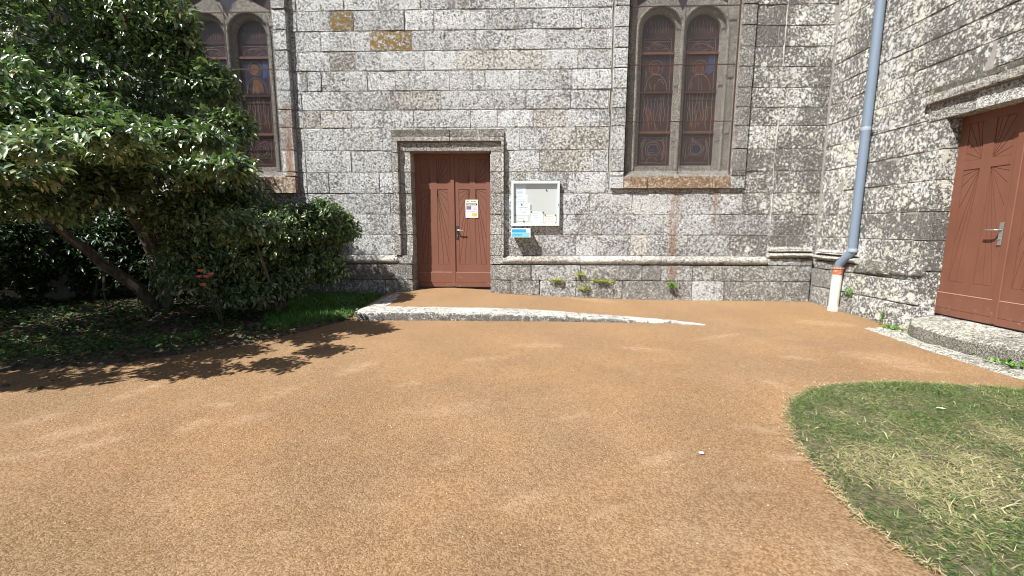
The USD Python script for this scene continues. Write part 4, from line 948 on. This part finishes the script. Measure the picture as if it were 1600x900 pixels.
bush = [(-3.55, 6.25, 1.38, .55, .5, .38, 400), (-3.1, 6.5, 1.42, .42, .38, .34, 300), (-4.0, 6.1, 1.05, .65, .55, .5, 420), (-3.55, 6.5, .92, .6, .4, .4, 330), (-2.85, 6.7, 1.36, .26, .26, .22, 130), (-3.25, 6.7, 1.05, .38, .3, .25, 170), (-4.5, 5.9, 1.1, .55, .5, .5, 300), (-3.35, 5.15, 1.35, .42, .38, .22, 170), (-4.35, 6.4, 1.85, .5, .4, .35, 200), (-3.75, 6.35, .62, .55, .4, .38, 260), (-4.5, 6.3, .6, .6, .4, .4, 260), (-3.2, 6.75, .72, .35, .25, .3, 120), (-4.55, 5.75, .78, .5, .38, .42, 220), (-5.05, 6.05, .85, .42, .36, .45, 180), (-3.95, 5.9, .5, .45, .35, .3, 150), (-2.72, 6.6, 1.30, .16, .16, .10, 40), (-3.0, 6.3, 1.62, .3, .25, .15, 70)]
(bv, bf), _ = sprays(np.random.default_rng(17), bush, llen=.08)
leafy('crown', (bv, bf), M['camellia_leaf'], shrub, loc=SB, seed=2)
for i, tg in enumerate(((.35, 0, 1.1), (-.3, -.1, .95), (.1, .2, 1.0), (.55, .3, 1.1), (.3, -.9, 1.15), (-.7, -.3, 1.0))):
    tg = np.array(tg); obj('stem', tube([(0, 0, -.05), tg*[.3, .3, .45]+rs.normal(0, .02, 3), tg], [.03, .022, .008], 7), M['bark'], shrub, smooth=60)

UB = np.array([-7.0, 7.1, .05])
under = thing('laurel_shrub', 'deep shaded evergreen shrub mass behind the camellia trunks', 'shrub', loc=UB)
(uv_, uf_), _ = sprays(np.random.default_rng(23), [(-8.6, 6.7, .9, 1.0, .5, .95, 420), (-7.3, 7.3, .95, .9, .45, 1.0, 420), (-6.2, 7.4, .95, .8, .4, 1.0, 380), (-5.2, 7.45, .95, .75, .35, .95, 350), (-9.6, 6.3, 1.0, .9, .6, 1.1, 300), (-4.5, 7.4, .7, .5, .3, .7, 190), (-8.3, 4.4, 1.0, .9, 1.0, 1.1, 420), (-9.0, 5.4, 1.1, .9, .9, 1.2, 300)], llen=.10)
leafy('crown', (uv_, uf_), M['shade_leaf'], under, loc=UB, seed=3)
for q in range(4): obj('stem', tube([(-1.6+q*1.0, .1, -.05), (-1.5+q*1.0, .15, .6), (-1.4+q*.95, .1, 1.3)], [.04, .03, .012], 7), M['bark'], under, smooth=60)

# bed under the trees: soil, ivy, leaf litter, grass
bed_edge = np.array([(-9.5, 3.1), (-6.2, 3.55), (-4.984, 3.765), (-4.264, 3.981), (-3.65, 4.442), (-3.23, 4.908), (-2.909, 5.5), (-2.62, 6.2), (-2.60, 7.95), (-9.5, 7.95)])
bed = Polygon(bed_edge)
from shapely import contains_xy, distance, points as spts
def bed_h(X, Y):
    d = distance(bed.exterior, spts(np.stack([X, Y], -1).reshape(-1, 2))).reshape(np.shape(X)); inside = contains_xy(bed, X, Y)
    return np.where(inside, np.minimum(d*.35, .07), -.06) + .025*(meshkit.fbm(np.stack([X*3, Y*3, 0*X], -1), 3, 2)-.5)*inside + .004
xs_, ys_ = np.arange(-9.5, -2.4, .07), np.arange(3.0, 8.0, .07)
bsv, bsf = grid_mesh(xs_, ys_, lambda X, Y: bed_h(X, Y)+np.maximum(0, ground_h(X, Y)))
ok = contains_xy(bed.buffer(.05), bsv[bsf].mean(1)[:, 0], bsv[bsf].mean(1)[:, 1])
obj('bed_soil', compact(bsv, bsf[ok]), M['bed_soil'], smooth=True, kind='structure')
def scatter(rs, n, poly):
    x0, y0, x1, y1 = poly.bounds; p_ = np.stack([rs.uniform(x0, x1, n*3), rs.uniform(y0, y1, n*3)], -1); p_ = p_[contains_xy(poly, p_[:, 0], p_[:, 1])][:n]; return p_
def on_bed(p_): return np.column_stack([p_, bed_h(p_[:, 0], p_[:, 1])+np.maximum(0, ground_h(p_[:, 0], p_[:, 1]))])
r4 = np.random.default_rng(31)
q = on_bed(scatter(r4, 9000, bed)); n = len(q); keep = meshkit.fbm(q*1.6, 3, 3) > .45; q = q[keep]; n = len(q); a = r4.uniform(0, 6.283, n); L = r4.uniform(.03, .065, n)
q[:, 2] += r4.uniform(.01, .07, n)
leafy('ivy_ground_cover', leaf_mesh(q, np.column_stack([np.cos(a), np.sin(a), r4.normal(.1, .25, n)]), np.column_stack([r4.normal(0, .3, n), r4.normal(0, .3, n), np.ones(n)]), L, L*.8), M['ivy'], label='dark low ivy covering the bed under the camellia', cat='ground cover', kind='stuff')
q = on_bed(scatter(r4, 5000, bed)); n = len(q); a = r4.uniform(0, 6.283, n); L = r4.uniform(.03, .08, n); q[:, 2] += .008
leafy('leaf_litter', leaf_mesh(q, np.column_stack([np.cos(a), np.sin(a), r4.normal(0, .15, n)]), np.column_stack([r4.normal(0, .3, n), r4.normal(0, .3, n), np.ones(n)]), L, L*.5), M['litter'], label='dry fallen leaves lying under the camellia', cat='leaf litter', kind='stuff')
gp_ = Polygon([(-3.25, 5.15), (-2.75, 6.0), (-2.63, 6.3), (-2.62, 7.85), (-4.0, 7.85), (-3.9, 6.2)])
def tufts(poly, n, lo, hi, seed, wd=.006):
    r = np.random.default_rng(seed); q = on_bed(scatter(r, n, poly)); n = len(q); a = r.uniform(0, 6.283, n); s = r.uniform(.15, .8, n)
    q[:, 2] -= .005
    return blade_mesh(q, np.column_stack([np.cos(a)*s, np.sin(a)*s, np.ones(n)]), r.uniform(lo, hi, n), r.uniform(.6, 1.4, n)*wd, .5)
leafy('bed_grass', tufts(gp_, 9000, .05, .17, 3), M['bed_grass'], per=5, label='bright green grass tuft zone at the right end of the bed', cat='grass', kind='stuff')
leafy('bed_edge_grass', tufts(Polygon([(-5.6, 3.75), (-3.6, 4.6), (-3.9, 5.1), (-5.8, 4.5)]), 1800, .03, .10, 4), M['bed_grass'], per=5, label='sparse grass along the shady front edge of the bed', cat='grass', kind='stuff')

# pink rose under the shrub
RB = np.append(np.array([-3.98, 5.42]), .06)
rose = thing('rose_bush', 'slender rose with pink blooms in the dark bed before the camellia', 'rose', loc=RB)
BL = [W(314, 425, 5.35), W(323, 434, 5.35), W(330, 430, 5.30), W(318, 447, 5.30), W(312, 434, 5.40)]
for i, c in enumerate(BL):
    c = c-RB
    obj('stem', tube([(0, 0, -.06), c*[.5, .5, .55], c], [.005, .0035, .0025], 5), M['bark'], rose)
    r = np.random.default_rng(50+i); n = 16; a = np.arange(n)*2.4; e = np.linspace(1.2, .05, n)
    d = np.column_stack([np.cos(a)*np.cos(e), np.sin(a)*np.cos(e), np.sin(e)])
    leafy('bloom', leaf_mesh(np.tile(c, (n, 1))-d*.005, d, np.column_stack([-np.cos(a)*np.sin(e), -np.sin(a)*np.sin(e), np.cos(e)]), np.linspace(.035, .058, n), np.full(n, .065), .3, -.25), M['petal'], rose, seed=i)
r = np.random.default_rng(5); n = 70; k = r.integers(0, 5, n); tt = r.uniform(.25, .9, n)[:, None]; P = tt*(np.array(BL)-RB)[k]*np.hstack([tt**.3, tt**.3, tt**0]) + r.normal(0, .03, (n, 3)); a = r.uniform(0, 6.28, n)
leafy('foliage', leaf_mesh(P, np.column_stack([np.cos(a), np.sin(a), r.normal(0, .3, n)]), np.tile([0, 0, 1.], (n, 1)), r.uniform(.03, .055, n), r.uniform(.018, .03, n)), M['ivy'], rose)

# weeds and stonecrop on the wall foot and the step
def weed(name, label, cat, base, out, n, size, mat, spread, seed, hang=False):
    r = np.random.default_rng(seed); t = thing(name, label, cat, loc=base); a = r.uniform(0, 6.283, n)
    d = np.column_stack([np.cos(a), np.sin(a), r.uniform(.1, 1.2, n)]) + np.array(out)*1.1
    P = r.normal(0, 1, (n, 3))*spread; P[:, 2] = np.abs(P[:, 2]) if not hang else P[:, 2]
    P += np.array(out)*np.abs(r.normal(0, 1, n))[:, None]*.02
    leafy('foliage', leaf_mesh(P, d, np.column_stack([r.normal(0, .4, n), r.normal(0, .4, n), np.ones(n)]) + np.array(out)*.6, r.uniform(.5, 1.2, n)*size, r.uniform(.35, .7, n)*size), M[mat], t, seed=seed)
    for q in range(5): obj('stem', tube([-np.array(out)*.02, P[q]], [.003, .002], 4), M['weed'], t)
YF = D-.085
def wl(px, py, Y=YF): return W(px, py, Y)
weed('weed', 'leafy green weed growing from the plinth joint under the right-hand window', 'plant', wl(1048, 450), (0, -1, .2), 34, .075, 'weed', [.04, .02, .06], 1)
weed('stonecrop', 'yellow-green stonecrop clump on the plinth, nearest to the notice board', 'plant', wl(870, 440), (0, -1, .2), 119, .042, 'stonecrop', [.075, .02, .018], 2)
weed('stonecrop', 'highest of the yellow-green stonecrop clumps on the plinth', 'plant', wl(905, 431), (0, -1, .2), 74, .042, 'stonecrop', [.05, .02, .035], 3)
weed('stonecrop', 'widest yellow-green stonecrop clump on the plinth joint', 'plant', wl(940, 441), (0, -1, .2), 153, .042, 'stonecrop', [.12, .02, .018], 4)
weed('stonecrop', 'lowest stonecrop clump, just above the gravel at the plinth', 'plant', wl(912, 453), (0, -1, .1), 68, .042, 'stonecrop', [.06, .02, .03], 5)
weed('weed', 'green weed on the side wall just right of the white pipe foot', 'plant', S(1329, 461, 5.19), (-1, 0, .2), 46, .045, 'weed', [.02, .05, .055], 6)
weed('weed', 'narrow upright fern in the side wall joint right of the drainpipe', 'plant', S(1380, 494, 5.19), (-1, 0, .1), 60, .028, 'weed', [.012, .012, .065], 7, True)
weed('weed', 'low green weed at the wall foot beside the step corner', 'plant', G(1398, 515, .02), (0, 0, .3), 60, .05, 'weed', [.05, .09, .012], 8)
weed('weed', 'bright green weed clump against the middle of the step front', 'plant', G(1525, 553, .02), (-.3, 0, .3), 80, .05, 'weed', [.05, .10, .02], 9)
weed('weed', 'small weed by the step front left of the bright clump', 'plant', G(1497, 545, .02), (-.3, 0, .3), 34, .04, 'weed', [.03, .05, .018], 10)
weed('weed', 'green weed clump at the right end of the step foot', 'plant', G(1588, 574, .02), (-.3, 0, .3), 70, .05, 'weed', [.05, .09, .02], 12)
weed('weed', 'tiny weed below the rounded end of the step', 'plant', G(1425, 525, .02), (-.2, 0, .3), 16, .03, 'weed', [.02, .03, .01], 13)

# ------------------------------------------------------------------ lawn
ledge = [G(*p_, .03)[:2] for p_ in ((1480, 895), (1400, 845), (1330, 790), (1280, 730), (1245, 690), (1230, 645), (1236, 620), (1262, 604), (1300, 597), (1400, 594), (1500, 598), (1600, 606))]
lawn = Polygon([(2.0, .6), (1.72, 1.2)] + [tuple(p_) for p_ in ledge] + [(5.2, 3.3), (7.5, 2.6), (7.5, .6)])
def lawn_h(X, Y):
    d = distance(lawn.exterior, spts(np.stack([X, Y], -1).reshape(-1, 2))).reshape(np.shape(X)); ins = contains_xy(lawn, X, Y)
    return np.where(ins, .006+np.minimum(d*.25, .035), -.03)+.02*(meshkit.fbm(np.stack([X*4, Y*4, 0*X], -1), 3, 6)-.5)*ins
lv, lf = grid_mesh(np.arange(1.4, 7.5, .05), np.arange(.6, 4.0, .05), lawn_h)
obj('lawn_soil', compact(lv, lf[contains_xy(lawn.buffer(.03), lv[lf].mean(1)[:, 0], lv[lf].mean(1)[:, 1])]), M['thatch'], smooth=True, kind='structure')
view = lawn.intersection(sbox(1.3, .9, 4.9, 4.2))
STRAW = [G(1390, 740)[:2], G(1440, 760)[:2], G(1540, 730)[:2], G(1590, 700)[:2], G(1560, 790)[:2], G(1300, 655)[:2], G(1480, 850)[:2], G(1290, 690)[:2]]
def dryness(q):
    n = len(q); v = (meshkit.fbm(np.column_stack([q*2.1, np.zeros(n)]), 4, 12)-.5)*2.2 - .04
    for c, w_, a_ in zip(STRAW, (.22, .25, .30, .25, .30, .14, .25, .12), (.75, .8, .8, .7, .75, .5, .5, .5)): v += a_*np.exp(-((q-c)**2).sum(1)/w_**2)
    v -= .22*np.clip((q[:, 1]-3.25)/.35, 0, 1) + .25*np.exp(-((q-G(1250, 630)[:2])**2).sum(1)/.3**2)
    return np.clip(v, 0, 1)
def lawn_blades(poly, n, lo, hi, wd, seed, flat):
    r = np.random.default_rng(seed); q = scatter(r, n, poly); q += r.normal(0, .012, q.shape); n = len(q)
    dens = meshkit.fbm(np.column_stack([q*5, np.zeros(n)]), 3, 12); q = q[r.random(n) < .45+1.6*(dens-.3)]; n = len(q)
    dry = dryness(q); straw = r.random(n) < .09+.70*dry
    tint = np.where(straw, r.uniform(.60, 1.0, n), r.uniform(0, .58, n)*(1-.15*dry))
    z = np.maximum(lawn_h(q[:, 0], q[:, 1]), 0) + r.uniform(0, .008, n); a = r.uniform(0, 6.283, n); s = r.uniform(.4, flat, n)*np.where(straw, 2.2, 1.0)
    return blade_mesh(np.column_stack([q, z]), np.column_stack([np.cos(a)*s, np.sin(a)*s, np.ones(n)]), r.uniform(lo, hi, n)*np.where(straw, 1.25, 1), r.uniform(.6, 1.5, n)*wd, .6), tint
mb = MB(); tints = []
for args in ((view, 120000, .012, .036, .0031, 1, 3.0), (view, 5000, .035, .075, .0055, 2, 2.0), (view, 3500, .02, .045, .010, 6, 3.0), (Polygon([(2.9, 3.45), (4.6, 3.3), (4.4, 3.62), (3.3, 3.76), (2.9, 3.72)]), 2200, .03, .065, .0035, 5, 1.4), (lawn.difference(view), 9000, .02, .05, .006, 3, 2.0)):
    b_, t_ = lawn_blades(*args); mb.add(b_); tints.append(t_)
leafy('lawn_grass', mb.mesh(), M['lawn_grass'], per=5, tint=np.hstack(tints), label='half dry mown grass of the rounded lawn at the lower right', cat='grass', kind='stuff')
r = np.random.default_rng(77); ringp = LineString([tuple(p_) for p_ in ledge]); n = 1500; tt = r.uniform(0, ringp.length, n)
ep = np.array([ringp.interpolate(t_).coords[0] for t_ in tt]) + r.normal(0, .022, (n, 2))*(.5+1.6*meshkit.noise(np.column_stack([tt*6, 0*tt, 0*tt])))[:, None]; a = r.uniform(0, 6.283, n)
leafy('lawn_edge_straw', blade_mesh(np.column_stack([ep, r.uniform(.004, .022, n)]), np.column_stack([np.cos(a), np.sin(a), r.uniform(-.1, .5, n)]), r.uniform(.012, .045, n), r.uniform(.003, .006, n), .3), M['straw'], per=5, label='dry straw and crumbs along the rounded lawn edge', cat='straw', kind='stuff')
# blown debris at the foot of the walls and a few dry leaves on the gravel by the bed
r = np.random.default_rng(91); n = 420; u_ = r.uniform(-.6, 5.1, n); k_ = r.random(n) < .68
fx = np.where(k_, u_, SX-.10-np.abs(r.normal(0, .03, n))); fy = np.where(k_, D-.085-np.abs(r.normal(0, .035, n)), r.uniform(5.9, 7.9, n)); a = r.uniform(0, 6.283, n); L = r.uniform(.008, .028, n)
leafy('wall_foot_debris', leaf_mesh(np.column_stack([fx, fy, ground_h(fx, fy)+.004]), np.column_stack([np.cos(a), np.sin(a), r.normal(0, .2, n)]), np.column_stack([r.normal(0, .4, n), r.normal(0, .4, n), np.ones(n)]), L, L*.5), M['litter'], label='dry crumbs and leaf bits along the wall foot', cat='debris', kind='stuff')
n = 90; t_ = r.random(n); ex = -4.9+2.2*t_+r.normal(0, .1, n); ey = 3.55+1.9*t_**1.5-np.abs(r.normal(0, .25, n)); a = r.uniform(0, 6.283, n); L = r.uniform(.015, .045, n)
leafy('gravel_leaf_litter', leaf_mesh(np.column_stack([ex, ey, ground_h(ex, ey)+.005]), np.column_stack([np.cos(a), np.sin(a), r.normal(0, .15, n)]), np.column_stack([r.normal(0, .3, n), r.normal(0, .3, n), np.ones(n)]), L, L*.5), M['litter'], label='few dry leaves blown onto the gravel before the bed', cat='leaf litter', kind='stuff')
# loose grit lying on the gravel
def grit(n, poly, lo, hi, seed):
    r = np.random.default_rng(seed); q = scatter(r, n, poly); n = len(q); ic = trimesh.creation.icosahedron(); sz = r.uniform(lo, hi, n)**1.0
    R = trimesh.transformations.random_rotation_matrix; v = ic.vertices[None]*sz[:, None, None]*r.uniform(.6, 1.1, (n, 12, 1)); v[..., 2] *= .6
    v += np.column_stack([q, ground_h(q[:, 0], q[:, 1])+sz*.15])[:, None]
    return v.reshape(-1, 3), (ic.faces[None]+(np.arange(n)*12)[:, None, None]).reshape(-1, 3)
M['grit'] = leaf_mat('grit', [(.06, .035, .02), (.20, .11, .055), (.34, .24, .15), (.50, .42, .32)], .9, .0, .2)
gpoly = Polygon([(-4.8, 3.6), (-3.2, 4.8), (-2.5, 6.0), (2.5, 5.9), (5.1, 7.2), (4.5, 4.0), (2.2, 3.7), (1.6, 2.6), (1.4, 1.3), (-1.8, 1.3)])
leafy('loose_grit', grit(5200, gpoly, .0022, .0055, 9), M['grit'], per=12, label='loose grit scattered over the tan gravel', cat='grit', kind='stuff')
lv_ = G(1462, 637, .06); fl = thing('fallen_leaf', 'single pale yellow fallen leaf lying on the lawn', 'leaf', loc=lv_)
obj('leaf_blade', leaf_mesh(np.zeros((1, 3)), np.array([[1., -.15, .05]]), np.array([[0, 0, 1.]]), np.array([.075]), np.array([.028]), .1), M['cream_print'], fl)
for i, (px, py, sz, lab) in enumerate(((8, 604, .038, 'dark pebble on the gravel at the left picture edge'), (64, 607, .026, 'small brown pebble on the gravel right of the darker one'))):
    c = G(px, py); pb = trimesh.creation.icosphere(2, sz); v = pb.vertices*[1, .7, .45]; v = v*(1+.25*(meshkit.fbm(v*30, 2, i)-.5))[:, None]
    t = thing('pebble', lab, 'stone', loc=c+[0, 0, sz*.25]); obj('body', (v, pb.faces), M['pebble'] if i == 0 else M['rust'], t, smooth=True)
c = G(1096, 709, .006); pc = thing('paper_scrap', 'tiny crumpled white scrap on the gravel before the lawn', 'litter', loc=c)
v, f = grid_mesh(np.linspace(-.012, .012, 5), np.linspace(-.010, .010, 5), lambda X, Y: .007+.012*(meshkit.fbm(np.stack([X*150, Y*150, 0*X], -1), 2, 4)-.5)); obj('crumple', (v, f), M['white_print'], pc)
